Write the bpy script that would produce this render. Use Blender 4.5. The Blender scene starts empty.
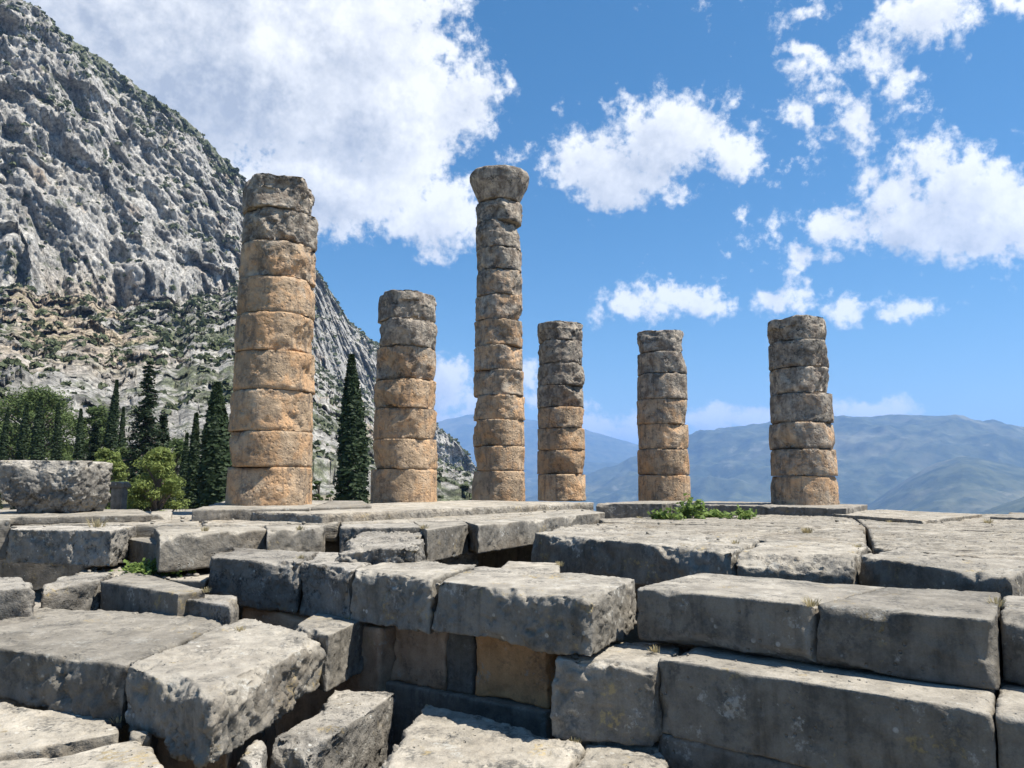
import bpy, math, random
import numpy as np
from mathutils import Vector, Matrix

random.seed(7)
RNG = np.random.default_rng(11)
SC = bpy.context.scene
COL = SC.collection

# ----------------------------------------------------------------------------
# camera calibration: a 27 mm phone lens, eye 3.3 m above the ruin's ground, tilted up 7.1 degrees
F = 769.0
EYE = 3.3
PITCH = math.atan(96.0 / F)
CP, SP = math.cos(PITCH), math.sin(PITCH)

def ray(px, py):
    a = (px - 512.0) / F
    b = (384.0 - py) / F
    return np.array([a, CP - SP * b, SP + CP * b])

def P(px, py, z):
    """point of the horizontal plane `z` metres relative to the eye seen at a pixel"""
    r = ray(px, py)
    t = z / r[2]
    return np.array([r[0] * t, r[1] * t, z + EYE])

def PD(px, py, Y):
    """point at distance Y (along the ground, away from the camera) seen at a pixel"""
    r = ray(px, py)
    t = Y / r[1]
    return np.array([r[0] * t, Y, r[2] * t + EYE])

AX = np.array([0.84, -0.5426, 0.0])      # temple axis running right and towards the camera
BX = np.array([0.5426, 0.84, 0.0])       # temple axis running away to the right

# ----------------------------------------------------------------------------
# vectorised gradient noise
_perm = RNG.permutation(256).astype(np.int64)
_perm = np.concatenate([_perm, _perm, _perm])
_g = RNG.normal(size=(256, 3))
_g /= np.linalg.norm(_g, axis=1)[:, None]

def perlin(p):
    pi = np.floor(p).astype(np.int64)
    pf = p - pi
    w = pf * pf * pf * (pf * (pf * 6 - 15) + 10)
    pi &= 255
    out = 0.0
    for dx in (0, 1):
        wx = w[:, 0] if dx else 1 - w[:, 0]
        for dy in (0, 1):
            wy = w[:, 1] if dy else 1 - w[:, 1]
            for dz in (0, 1):
                wz = w[:, 2] if dz else 1 - w[:, 2]
                h = _perm[_perm[_perm[(pi[:, 0] + dx) & 255] + ((pi[:, 1] + dy) & 255)] + ((pi[:, 2] + dz) & 255)]
                g = _g[h]
                d = (g[:, 0] * (pf[:, 0] - dx) + g[:, 1] * (pf[:, 1] - dy) + g[:, 2] * (pf[:, 2] - dz))
                out = out + wx * wy * wz * d
    return out * 1.6

def fbm(p, octaves=4, lac=2.03, gain=0.5):
    s = 0.0; a = 1.0; t = 0.0
    q = np.array(p, dtype=float)
    for _ in range(octaves):
        s = s + a * perlin(q); t += a
        a *= gain; q = q * lac + 17.3
    return s / t

def ridged(p, octaves=4, lac=2.1, gain=0.5):
    s = 0.0; a = 1.0; t = 0.0
    q = np.array(p, dtype=float)
    for _ in range(octaves):
        s = s + a * (1 - np.abs(perlin(q)) * 2.0); t += a
        a *= gain; q = q * lac + 9.1
    return s / t

def cells(p, tilt=1.3):
    """chiselled facets: every cell of a jittered lattice is a tilted plane"""
    b0 = np.floor(p - 0.5).astype(np.int64)
    best = np.full(len(p), 1e9); out = np.zeros(len(p))
    for dx in (0, 1):
        for dy in (0, 1):
            for dz in (0, 1):
                c = b0 + np.array([dx, dy, dz])
                h = _perm[_perm[_perm[c[:, 0] & 255] + (c[:, 1] & 255)] + (c[:, 2] & 255)]
                r = _g[h]; r2 = _g[(h * 7 + 13) & 255]
                ctr = c + 0.5 + 0.42 * r
                d = p - ctr
                dist = (d * d).sum(1)
                val = r2[:, 0] * 0.6 + tilt * (d * r2).sum(1)
                m = dist < best
                best = np.where(m, dist, best); out = np.where(m, val, out)
    return out

def smooth(a, b, x):
    t = np.clip((x - a) / (b - a), 0, 1)
    return t * t * (3 - 2 * t)

# ----------------------------------------------------------------------------
# objects
def mesh_object(name, verts, faces, mat, parent=None, smooth_shade=True, loc=None, attrs=None):
    me = bpy.data.meshes.new(name)
    v = np.asarray(verts, dtype=np.float32)
    if loc is not None:
        v = v - np.asarray(loc, dtype=np.float32)
    f = faces
    if isinstance(f, np.ndarray):
        n, k = f.shape
        me.vertices.add(len(v)); me.vertices.foreach_set('co', v.ravel())
        me.loops.add(n * k); me.loops.foreach_set('vertex_index', f.astype(np.int32).ravel())
        me.polygons.add(n)
        me.polygons.foreach_set('loop_start', np.arange(0, n * k, k, dtype=np.int32))
        me.polygons.foreach_set('loop_total', np.full(n, k, dtype=np.int32))
        me.update(calc_edges=True); me.validate()
    else:
        me.from_pydata([tuple(x) for x in v], [], f); me.update()
    if smooth_shade:
        me.polygons.foreach_set('use_smooth', np.ones(len(me.polygons), dtype=bool))
    for k, arr in (attrs or {}).items():
        at = me.attributes.new(k, 'FLOAT', 'POINT')
        at.data.foreach_set('value', np.asarray(arr, dtype=np.float32))
    me.materials.append(mat)
    o = bpy.data.objects.new(name, me)
    COL.objects.link(o)
    if parent is not None:
        o.parent = parent
        if loc is not None:
            o.location = np.asarray(loc) - np.asarray(parent.location)
    elif loc is not None:
        o.location = loc
    return o

def tag(o, label=None, category=None, group=None, kind=None):
    if label: o['label'] = label
    if category: o['category'] = category
    if group: o['group'] = group
    if kind: o['kind'] = kind
    return o

def empty(name, loc):
    o = bpy.data.objects.new(name, None)
    o.empty_display_size = 0.2
    COL.objects.link(o)
    o.location = loc
    return o

def vnormals(v, f):
    a, b, c, d = v[f[:, 0]], v[f[:, 1]], v[f[:, 2]], v[f[:, 3]]
    n = np.cross(c - a, d - b)
    out = np.zeros_like(v)
    for k in range(4):
        np.add.at(out, f[:, k], n)
    return out / (np.linalg.norm(out, axis=1)[:, None] + 1e-12)

# ----------------------------------------------------------------------------
# weathered ashlar: a hexahedron with irregular rounded arrises, spalls and a rough skin
_LAT = {}
def surface_lattice(nu, nv, nw):
    key = (nu, nv, nw)
    if key in _LAT: return _LAT[key]
    I, J, K = np.meshgrid(np.arange(nu + 1), np.arange(nv + 1), np.arange(nw + 1), indexing='ij')
    m = (I == 0) | (I == nu) | (J == 0) | (J == nv) | (K == 0) | (K == nw)
    idx = -np.ones(m.shape, dtype=np.int64)
    idx[m] = np.arange(m.sum())
    uvw = np.stack([I[m] / nu, J[m] / nv, K[m] / nw], axis=1).astype(float)
    F_ = []
    def q(a, b, c, d, flip):
        s = np.stack([a.ravel(), b.ravel(), c.ravel(), d.ravel()], axis=1)
        F_.append(s[:, ::-1] if flip else s)
    for e, flip in ((0, True), (nw, False)):
        s = idx[:, :, e]; q(s[:-1, :-1], s[1:, :-1], s[1:, 1:], s[:-1, 1:], flip)
    for e, flip in ((0, False), (nv, True)):
        s = idx[:, e, :]; q(s[:-1, :-1], s[1:, :-1], s[1:, 1:], s[:-1, 1:], flip)
    for e, flip in ((0, True), (nu, False)):
        s = idx[e, :, :]; q(s[:-1, :-1], s[1:, :-1], s[1:, 1:], s[:-1, 1:], flip)
    _LAT[key] = (uvw, np.concatenate(F_))
    return _LAT[key]

def block_mesh(top, height, res=0.030, r=0.03, rough=0.012, side=1.0, topr=0.6, clips=(), chips=8,
               chip=0.05, batter=0.0, seed=None, tilt=None, bottom=None, streak=0.0, facet=1.0):
    """top: four points FL, FR, BR, BL (front = towards the camera)."""
    seed = random.randint(0, 9999) if seed is None else seed
    rs = np.random.default_rng(seed)
    off = rs.uniform(0, 200, 3)
    top = np.array(top, dtype=float)
    hs = np.asarray(height, dtype=float) * np.ones(4)
    cen = top.mean(axis=0)
    if bottom is None:
        bot = top + (top - cen) * np.array([batter, batter, 0])
        bot[:, 2] = top[:, 2] - hs
    else:
        bot = np.array(bottom, dtype=float)
    L = np.array([(np.linalg.norm(top[1] - top[0]) + np.linalg.norm(top[2] - top[3])) / 2,
                  (np.linalg.norm(top[3] - top[0]) + np.linalg.norm(top[2] - top[1])) / 2, hs.mean()])
    n = np.clip(np.ceil(L / res), 3, 190).astype(int)
    uvw, f = surface_lattice(*n)

    def tri(q):
        u, v, w = q[:, 0:1], q[:, 1:2], q[:, 2:3]
        T = top[0] * (1 - u) * (1 - v) + top[1] * u * (1 - v) + top[2] * u * v + top[3] * (1 - u) * v
        B = bot[0] * (1 - u) * (1 - v) + bot[1] * u * (1 - v) + bot[2] * u * v + bot[3] * (1 - u) * v
        return B * (1 - w) + T * w
    M = uvw * L
    p0 = tri(uvw)
    rr = 0.62 * r * np.clip(0.45 + 1.6 * fbm((p0 + off) * 2.6, 4) + 0.8 * np.maximum(0, fbm((p0 + off) * 9, 3)), 0.15, 3.0)
    rr = np.minimum(rr, L.min() * 0.45)[:, None]
    inner = np.minimum(np.maximum(M, rr), L - rr)
    d = M - inner
    dn = np.linalg.norm(d, axis=1)[:, None]
    M2 = inner + d / np.maximum(dn, 1e-9) * np.minimum(dn, rr)
    M_full = M2.copy()
    # spalls: half-space cuts, limited in reach
    cuts = []
    for c in clips:
        cuts.append((np.array(c[0]) * L, np.array(c[1], float), c[2] if len(c) > 2 else 9.0))
    for _ in range(chips):
        ax = rs.integers(0, 3)
        e = np.array([rs.integers(0, 2), rs.integers(0, 2), rs.integers(0, 2)], float)
        if ax != 2 and rs.random() < 0.75: e[2] = 1.0
        e[ax] = rs.uniform(0.03, 0.97)
        nn = (e - 0.5) * 2; nn[ax] = rs.uniform(-0.5, 0.5)
        nn = nn * rs.uniform(0.5, 1.3, 3); nn /= np.linalg.norm(nn)
        cuts.append((e * L - nn * chip * rs.uniform(0.3, 1.5), nn, rs.uniform(0.1, 0.4)))
    for pt, nn, reach in cuts:
        nn = nn / np.linalg.norm(nn)
        s = (M2 - pt) @ nn
        g = np.exp(-(np.linalg.norm(M2 - pt, axis=1) / reach) ** 2) if reach < 8 else 1.0
        j = (0.35 * fbm((M2 + off) * 4.0, 3) + 0.30 * cells((M2 + off) * 7.0)) * chip
        M2 = M2 - (np.maximum(0, s + j) * g)[:, None] * nn
    v = tri(M2 / L)
    nrm = vnormals(v, f)
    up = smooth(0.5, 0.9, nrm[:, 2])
    amp = side * (1 - up) + topr * up
    q = v + off
    qw = q + 0.05 * np.stack([fbm(q * 5, 2), fbm(q * 5 + 7, 2), fbm(q * 5 + 19, 2)], 1)
    h = 1.2 * fbm(q * 1.3, 3) + 0.6 * (ridged(q * np.array([3.2, 3.2, 4.0]), 4) - 0.5) + 0.5 * fbm(q * 13, 3)
    brk = smooth(-0.12, 0.25, fbm(q * 1.1 + 60, 3))          # broken patches among dressed ones
    h = h + facet * brk * (1.1 * cells(qw * np.array([3.4, 3.4, 4.2])) + 0.65 * cells(qw * 8.5 + 3) + 0.4 * cells(qw * 17 + 5) + 0.22 * cells(qw * 34 + 5))
    pit = np.maximum(0, fbm(q * 6.0 + 40, 3) - 0.22)
    h = h - 5.0 * pit
    if streak:
        s = (q @ AX) * 0.5, (q @ BX) * 2.6, q[:, 2] * 3
        st = np.stack(s, axis=1)
        h = h - streak * up * (np.maximum(0, fbm(st * 1.6, 4) - 0.06) * 8 + np.maximum(0, fbm(st * 4.1 + 11, 3) - 0.1) * 5)
    v = v + nrm * (rough * amp * h)[:, None]
    cut = np.linalg.norm(M2 - M_full, axis=1)
    at = {'sunlit_pale': up * np.clip(0.75 + 0.8 * fbm(q * 1.2 + 5, 3), 0, 1), 'fresh': smooth(0.004, 0.03, cut) * np.clip(0.6 + fbm(q * 5, 3), 0, 1)}  # upward faces: sunlit brightness put into the colour, mixed with weathering
    return v, f, at

MATS = {}
def block(name, label, cat, top, height, mat='grey_stone', group=None, **kw):
    top = np.array(top, dtype=float)
    v, f, at = block_mesh(top, height, **kw)
    loc = [top[:, 0].mean(), top[:, 1].mean(), v[:, 2].min()]
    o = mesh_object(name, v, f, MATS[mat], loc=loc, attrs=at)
    tag(o, label, cat, group)
    return o

def quad(z, *px):
    return [P(x, y, z) for x, y in px]

def front(z, fl, fr, depth, ax=None, skew=None):
    """top face from its front edge (two pixels) and a depth along the temple axis"""
    a, b = P(*fl, z), P(*fr, z)
    d = np.array(BX if ax is None else ax) * depth
    return [a, b, b + d, a + d]
# tunable light and air
SUN_ELEV = 62.0; SUN_POWER = 5.0; SKY_STRENGTH = 0.069; SKY_SAT = 1.35; SKY_VAL = 1.0
EXPOSURE = 0.9; HAZE_DENSITY = 0.000080
# ----------------------------------------------------------------------------
# node helpers
class N:
    def __init__(self, tree): self.t = tree; self.x = 0
    def node(self, kind, **props):
        n = self.t.nodes.new(kind); n.location = (self.x, 0); self.x += 160
        for k, v in props.items(): setattr(n, k, v)
        return n
    def put(self, sock, v):
        if isinstance(v, bpy.types.NodeSocket): self.t.links.new(v, sock)
        elif v is not None: sock.default_value = v
    def math(self, op, a, b=None, c=None, clamp=False):
        n = self.node('ShaderNodeMath', operation=op, use_clamp=clamp)
        for i, v in enumerate((a, b, c)): self.put(n.inputs[i], v)
        return n.outputs[0]
    def vmath(self, op, a, b=None, out=0):
        n = self.node('ShaderNodeVectorMath', operation=op)
        self.put(n.inputs[0], a)
        if b is not None: self.put(n.inputs[1], b)
        return n.outputs[out]
    def noise(self, vec, scale, detail=4, rough=0.55, dist=0.0, out='Fac'):
        n = self.node('ShaderNodeTexNoise')
        self.put(n.inputs['Vector'], vec); n.inputs['Scale'].default_value = scale
        n.inputs['Detail'].default_value = detail; n.inputs['Roughness'].default_value = rough
        n.inputs['Distortion'].default_value = dist
        return n.outputs[out]
    def voronoi(self, vec, scale, feature='F1', rand=1.0):
        n = self.node('ShaderNodeTexVoronoi', feature=feature)
        self.put(n.inputs['Vector'], vec); n.inputs['Scale'].default_value = scale
        n.inputs['Randomness'].default_value = rand
        return n.outputs['Distance']
    def ramp(self, fac, a, b, lo=0.0, hi=1.0, interp='SMOOTHSTEP'):
        n = self.node('ShaderNodeMapRange', interpolation_type=interp)
        self.put(n.inputs['Value'], fac)
        self.put(n.inputs['From Min'], a); self.put(n.inputs['From Max'], b)
        self.put(n.inputs['To Min'], lo); self.put(n.inputs['To Max'], hi)
        return n.outputs[0]
    def mix(self, fac, a, b, blend='MIX'):
        n = self.node('ShaderNodeMix', data_type='RGBA', blend_type=blend)
        self.put(n.inputs['Factor'], fac)
        ca = n.inputs[6]; cb = n.inputs[7]
        for s, v in ((ca, a), (cb, b)):
            if isinstance(v, tuple): s.default_value = (*v, 1.0)
            else: self.put(s, v)
        return n.outputs[2]
    def scale(self, vec, s):
        n = self.node('ShaderNodeMapping'); self.put(n.inputs['Vector'], vec)
        n.inputs['Scale'].default_value = s
        return n.outputs[0]
    def bump(self, height, strength, dist, normal=None):
        n = self.node('ShaderNodeBump'); self.put(n.inputs['Height'], height)
        n.inputs['Strength'].default_value = strength; n.inputs['Distance'].default_value = dist
        if normal is not None: self.put(n.inputs['Normal'], normal)
        return n.outputs[0]

def new_mat(name):
    m = bpy.data.materials.new(name); m.use_nodes = True
    t = m.node_tree; t.nodes.clear()
    n = N(t)
    out = n.node('ShaderNodeOutputMaterial'); b = n.node('ShaderNodeBsdfPrincipled')
    t.links.new(b.outputs[0], out.inputs[0])
    b.inputs['Roughness'].default_value = 0.92
    b.inputs['Specular IOR Level'].default_value = 0.2
    MATS[name] = m
    return n, b

def own_coords(n):
    tc = n.node('ShaderNodeTexCoord'); oi = n.node('ShaderNodeObjectInfo')
    r = n.math('MULTIPLY', oi.outputs['Random'], 37.0)
    c = n.node('ShaderNodeCombineXYZ')
    n.put(c.inputs[0], r); n.put(c.inputs[1], n.math('MULTIPLY', r, 1.7)); n.put(c.inputs[2], n.math('MULTIPLY', r, 0.6))
    return n.vmath('ADD', tc.outputs['Object'], c.outputs[0]), oi.outputs['Random']

def stone(name, dark, pale, warm, warm_amt=0.35, lichen=0.5, bump=1.0, streaks=0.35, scale=1.0, specks=0.5, layered=False):
    n, b = new_mat(name)
    v, rnd = own_coords(n)
    big = n.noise(v, 0.9 * scale, 5, 0.6, 0.4)
    col = n.mix(n.ramp(big, 0.33, 0.68), dark, pale)
    w = n.ramp(n.noise(n.vmath('ADD', v, (9, 3, 5)), 0.7 * scale, 4, 0.6), 0.46, 0.72, 0, warm_amt)
    col = n.mix(w, col, warm)
    # vertical rain streaks down the faces
    st = n.noise(n.scale(v, (5.0, 5.0, 0.55)), 1.6 * scale, 4, 0.6)
    col = n.mix(n.ramp(st, 0.47, 0.64, 0, streaks), col, tuple(c * 0.5 for c in dark))
    med = n.noise(v, 4.5 * scale, 6, 0.65)
    col = n.mix(n.ramp(med, 0.35, 0.7, 0.0, 0.55), col, tuple(min(1, c * 1.25) for c in pale), 'MIX')
    col = n.mix(n.ramp(med, 0.28, 0.46, 0.5, 0.0), col, tuple(c * 0.7 for c in dark))
    # upper faces, weathered, are also painted paler to brighten sunlit tops; fresh breaks are pale
    bl = n.node('ShaderNodeAttribute', attribute_name='sunlit_pale').outputs['Fac']
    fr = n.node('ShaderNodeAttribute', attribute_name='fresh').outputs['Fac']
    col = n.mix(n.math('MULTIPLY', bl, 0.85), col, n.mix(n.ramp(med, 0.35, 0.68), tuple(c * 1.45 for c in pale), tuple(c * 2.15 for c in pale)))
    col = n.mix(n.math('MULTIPLY', fr, 0.5), col, tuple(c * 1.75 for c in pale))
    # lichen crusts and black specks
    li = n.noise(n.vmath('ADD', v, (2, 8, 1)), 2.6 * scale, 7, 0.72)
    fine = n.noise(v, 22 * scale, 4, 0.6)
    lm = n.math('MULTIPLY', n.ramp(li, 0.5, 0.62, 0, 1), n.ramp(fine, 0.4, 0.56, 0, lichen))
    col = n.mix(lm, col, (0.055, 0.055, 0.052))
    ol = n.math('MULTIPLY', n.ramp(n.noise(n.vmath('ADD', v, (12, 3, 7)), 1.9, 6, 0.7), 0.58, 0.66, 0, 1), n.ramp(fine, 0.45, 0.6, 0, 0.55))
    col = n.mix(ol, col, (0.34, 0.25, 0.10))
    wl = n.math('MULTIPLY', n.ramp(n.noise(n.vmath('ADD', v, (6, 13, 2)), 2.3, 7, 0.74), 0.57, 0.64, 0, 1), n.ramp(fine, 0.42, 0.58, 0, 0.6))
    col = n.mix(wl, col, (0.40, 0.385, 0.34))
    sp = n.math('MULTIPLY', n.ramp(n.voronoi(v, 7 * scale), 0.18, 0.1, 0, 1), n.ramp(n.noise(v, 2.1 * scale, 3), 0.52, 0.62, 0, specks))
    col = n.mix(sp, col, (0.5, 0.48, 0.42))
    grain = n.noise(v, 70 * scale, 3, 0.6)
    col = n.mix(1.0, col, n.mix(grain, (0.72, 0.72, 0.72), (1.26, 1.26, 1.26)), 'MULTIPLY')
    tone = n.ramp(rnd, 0, 1, 0.78, 1.2, 'LINEAR')
    cc = n.node('ShaderNodeCombineColor')
    for i in range(3): n.put(cc.inputs[i], tone)
    col = n.mix(1.0, col, cc.outputs[0], 'MULTIPLY')
    n.put(b.inputs['Base Color'], col)
    h = n.math('ADD', n.math('MULTIPLY', med, 0.5), n.math('MULTIPLY', fine, 0.32))
    h = n.math('ADD', h, n.math('MULTIPLY', grain, 0.1))
    pv_ = n.voronoi(v, 13 * scale)
    holes = n.math('MULTIPLY', n.ramp(pv_, 0.22, 0.10, 0, 1), n.ramp(n.noise(v, 3.1 * scale, 3), 0.46, 0.6, 0, 1))
    h = n.math('SUBTRACT', h, n.math('MULTIPLY', holes, 0.45))
    if layered:
        ax = n.node('ShaderNodeMapping'); n.put(ax.inputs['Vector'], v)
        ax.inputs['Rotation'].default_value = (0, 0, math.radians(32.9)); ax.inputs['Scale'].default_value = (0.6, 4.2, 3.0)
        lay = n.noise(ax.outputs[0], 1.9, 6, 0.62, 0.3)
        h = n.math('ADD', h, n.math('MULTIPLY', n.ramp(lay, 0.3, 0.62), 0.9))
        col2 = n.mix(n.ramp(lay, 0.43, 0.36, 0, 0.7), col, (0.075, 0.065, 0.055))
        n.put(b.inputs['Base Color'], col2)
    n.put(b.inputs['Normal'], n.bump(h, 0.85 * bump, 0.035))
    return MATS[name]

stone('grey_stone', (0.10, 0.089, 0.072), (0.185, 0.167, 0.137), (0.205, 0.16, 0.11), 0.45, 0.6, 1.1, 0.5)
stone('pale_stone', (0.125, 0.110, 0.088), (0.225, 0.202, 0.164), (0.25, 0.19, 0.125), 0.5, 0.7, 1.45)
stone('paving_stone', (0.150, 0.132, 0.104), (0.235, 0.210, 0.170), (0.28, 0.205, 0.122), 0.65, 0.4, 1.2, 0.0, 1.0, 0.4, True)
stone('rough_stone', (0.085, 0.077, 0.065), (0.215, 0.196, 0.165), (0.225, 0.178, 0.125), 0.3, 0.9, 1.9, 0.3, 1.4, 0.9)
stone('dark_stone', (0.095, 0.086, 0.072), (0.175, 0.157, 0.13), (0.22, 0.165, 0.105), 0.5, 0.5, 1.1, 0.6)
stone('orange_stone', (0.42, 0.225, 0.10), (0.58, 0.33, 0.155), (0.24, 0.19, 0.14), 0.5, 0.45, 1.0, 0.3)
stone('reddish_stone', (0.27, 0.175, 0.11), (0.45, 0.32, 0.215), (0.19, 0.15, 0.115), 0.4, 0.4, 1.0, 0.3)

# column limestone: tan to orange low down, weathered grey higher up (a property of each drum)
n, b = new_mat('column_stone')
v, rnd = own_coords(n)
at = n.node('ShaderNodeAttribute', attribute_type='OBJECT', attribute_name='weathering').outputs['Fac']
big = n.noise(v, 0.8, 5, 0.62, 0.6)
tan = n.mix(n.ramp(big, 0.35, 0.66), (0.32, 0.228, 0.142), (0.52, 0.372, 0.235))
tan = n.mix(n.ramp(n.noise(n.vmath('ADD', v, (5, 1, 2)), 1.7, 7, 0.68), 0.46, 0.58, 0, 0.7), tan, (0.53, 0.31, 0.155))
med = n.noise(v, 3.6, 7, 0.68, 0.3)
grey = n.mix(n.ramp(med, 0.38, 0.62), (0.125, 0.116, 0.102), (0.37, 0.335, 0.275))
m1 = n.math('ADD', n.math('MULTIPLY', n.noise(n.vmath('ADD', v, (1, 7, 3)), 1.9, 9, 0.74, 0.5), 1.0), n.math('MULTIPLY', at, 0.62))
gm = n.ramp(m1, 0.73, 0.95, 0, 0.85)
col = n.mix(gm, tan, grey)
col = n.mix(n.ramp(med, 0.34, 0.47, 0.7, 0), col, (0.14, 0.108, 0.08))
col = n.mix(n.ramp(med, 0.55, 0.68, 0.0, 0.5), col, (0.58, 0.45, 0.31))
vs_ = n.noise(n.scale(v, (4.5, 4.5, 0.6)), 1.5, 6, 0.66)
col = n.mix(n.ramp(vs_, 0.5, 0.64, 0, 0.55), col, (0.13, 0.108, 0.085))
fine = n.noise(v, 16, 5, 0.65)
li = n.math('MULTIPLY', n.ramp(n.noise(n.vmath('ADD', v, (4, 4, 9)), 2.4, 7, 0.72), 0.5, 0.6), n.ramp(fine, 0.42, 0.56))
lf = n.math('MULTIPLY', li, n.math('ADD', 0.25, n.math('MULTIPLY', at, 0.6)))
col = n.mix(lf, col, (0.05, 0.048, 0.045))
grain = n.noise(v, 55, 3, 0.6)
col = n.mix(1.0, col, n.mix(grain, (0.74, 0.74, 0.74), (1.25, 1.25, 1.25)), 'MULTIPLY')
tone = n.ramp(rnd, 0, 1, 0.88, 1.1, 'LINEAR')
cc = n.node('ShaderNodeCombineColor')
for i in range(3): n.put(cc.inputs[i], tone)
col = n.mix(1.0, col, cc.outputs[0], 'MULTIPLY')
n.put(b.inputs['Base Color'], col)
h = n.math('ADD', n.math('MULTIPLY', med, 0.7), n.math('MULTIPLY', fine, 0.35))
h = n.math('ADD', h, n.ramp(n.voronoi(v, 9), 0.05, 0.35, 0, 0.25))
h = n.math('ADD', h, n.math('MULTIPLY', grain, 0.1))
n.put(b.inputs['Normal'], n.bump(h, 1.0, 0.09))

# ground
n, b = new_mat('dry_earth')
tc = n.node('ShaderNodeTexCoord').outputs['Object']
a = n.noise(tc, 0.02, 8, 0.65); a2 = n.noise(tc, 1.7, 6, 0.6)
col = n.mix(n.ramp(a, 0.4, 0.6), (0.20, 0.17, 0.12), (0.10, 0.11, 0.06))
col = n.mix(n.ramp(a2, 0.4, 0.7, 0, 0.6), col, (0.27, 0.235, 0.185))
n.put(b.inputs['Base Color'], col)
n.put(b.inputs['Normal'], n.bump(a2, 0.6, 0.1))

# mountain limestone with scree and scrub
n, b = new_mat('mountain_rock')
tc = n.node('ShaderNodeTexCoord').outputs['Object']
scree = n.node('ShaderNodeAttribute', attribute_name='scree').outputs['Fac']
green = n.node('ShaderNodeAttribute', attribute_name='green').outputs['Fac']
st = n.noise(n.scale(tc, (1, 1, 0.16)), 0.075, 9, 0.66, 0.3)
md = n.noise(n.scale(tc, (1, 1, 0.5)), 0.10, 8, 0.68)
fn = n.noise(tc, 0.5, 6, 0.7)
col = n.mix(n.ramp(st, 0.34, 0.64), (0.25, 0.238, 0.212), (0.49, 0.462, 0.41))
col = n.mix(n.ramp(md, 0.50, 0.68, 0, 0.6), col, (0.48, 0.455, 0.405))
col = n.mix(n.ramp(md, 0.34, 0.47, 0.7, 0), col, (0.13, 0.128, 0.11))
vc = n.noise(n.scale(tc, (1, 1, 0.14)), 0.24, 7, 0.72, 0.2)
col = n.mix(n.ramp(vc, 0.48, 0.39, 0, 0.6), col, (0.12, 0.116, 0.103))
col = n.mix(n.ramp(vc, 0.56, 0.66, 0, 0.5), col, (0.50, 0.475, 0.42))
oc = n.noise(n.vmath('ADD', tc, (300, 50, 10)), 0.022, 6, 0.65)
col = n.mix(n.ramp(oc, 0.57, 0.70, 0, 0.6), col, (0.44, 0.32, 0.21))
sc = n.mix(n.ramp(fn, 0.35, 0.65), (0.25, 0.20, 0.14), (0.48, 0.39, 0.285))
sc = n.mix(n.ramp(n.noise(tc, 0.06, 5, 0.6), 0.5, 0.65, 0, 0.6), sc, (0.27, 0.245, 0.13))
col = n.mix(scree, col, sc)
gm = n.math('ADD', n.math('MULTIPLY', n.noise(n.vmath('ADD', tc, (77, 3, 8)), 0.09, 8, 0.72), 1.0), n.math('MULTIPLY', green, 0.24))
gmask = n.ramp(gm, 0.575, 0.68, 0, 0.85)
gcol = n.mix(n.ramp(fn, 0.35, 0.65), (0.045, 0.058, 0.026), (0.115, 0.13, 0.060))
col = n.mix(gmask, col, gcol)
col = n.mix(1.0, col, n.mix(n.ramp(fn, 0.3, 0.7), (0.45, 0.45, 0.45), (1.45, 1.45, 1.45)), 'MULTIPLY')
n.put(b.inputs['Base Color'], col)
hh = n.math('ADD', n.math('MULTIPLY', md, 1.2), n.math('MULTIPLY', fn, 0.5))
hh = n.math('ADD', hh, n.math('MULTIPLY', st, 2.0))
n.put(b.inputs['Normal'], n.bump(hh, 1.0, 2.6))

# far hills: scrub forest, clearings, pale outcrops
n, b = new_mat('hill_scrub')
tc = n.node('ShaderNodeTexCoord').outputs['Object']
a = n.noise(tc, 0.0011, 8, 0.62, 0.5); c = n.noise(tc, 0.006, 7, 0.66)
col = n.mix(n.ramp(c, 0.35, 0.65), (0.026, 0.038, 0.020), (0.080, 0.090, 0.046))
col = n.mix(n.ramp(a, 0.52, 0.66, 0, 0.7), col, (0.17, 0.16, 0.10))
rock = n.math('MULTIPLY', n.ramp(n.noise(n.vmath('ADD', tc, (900, 40, 0)), 0.0018, 5, 0.6), 0.52, 0.62), n.ramp(c, 0.55, 0.62))
col = n.mix(n.math('MULTIPLY', rock, 0.45), col, (0.26, 0.24, 0.20))
n.put(b.inputs['Base Color'], col)
n.put(b.inputs['Normal'], n.bump(c, 0.8, 25.0))

def leaf_mat(name, dark, light, trans=0.3):
    n, b = new_mat(name)
    ge = n.node('ShaderNodeNewGeometry')
    r = ge.outputs['Random Per Island']
    tc = n.node('ShaderNodeTexCoord').outputs['Object']
    k = n.math('ADD', n.math('MULTIPLY', r, 0.38), n.math('MULTIPLY', n.noise(tc, 1.4, 3), 0.75))
    n.put(b.inputs['Base Color'], n.mix(n.ramp(k, 0.2, 0.9), dark, light))
    b.inputs['Roughness'].default_value = 0.65
    tr = n.node('ShaderNodeBsdfTranslucent'); n.put(tr.inputs['Color'], n.mix(r, tuple(x * 1.2 for x in dark), tuple(x * 1.2 for x in light)))
    mx = n.node('ShaderNodeMixShader'); mx.inputs[0].default_value = trans
    t = n.t; t.links.new(b.outputs[0], mx.inputs[1]); t.links.new(tr.outputs[0], mx.inputs[2])
    out = [x for x in t.nodes if x.type == 'OUTPUT_MATERIAL'][0]
    t.links.new(mx.outputs[0], out.inputs[0])
leaf_mat('cypress_leaf', (0.014, 0.026, 0.011), (0.044, 0.068, 0.025), 0.2)
leaf_mat('pine_leaf', (0.090, 0.125, 0.030), (0.24, 0.28, 0.080), 0.35)
leaf_mat('dark_pine_leaf', (0.044, 0.068, 0.021), (0.12, 0.16, 0.05), 0.3)
leaf_mat('fir_leaf', (0.020, 0.036, 0.018), (0.055, 0.078, 0.036), 0.2)
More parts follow.
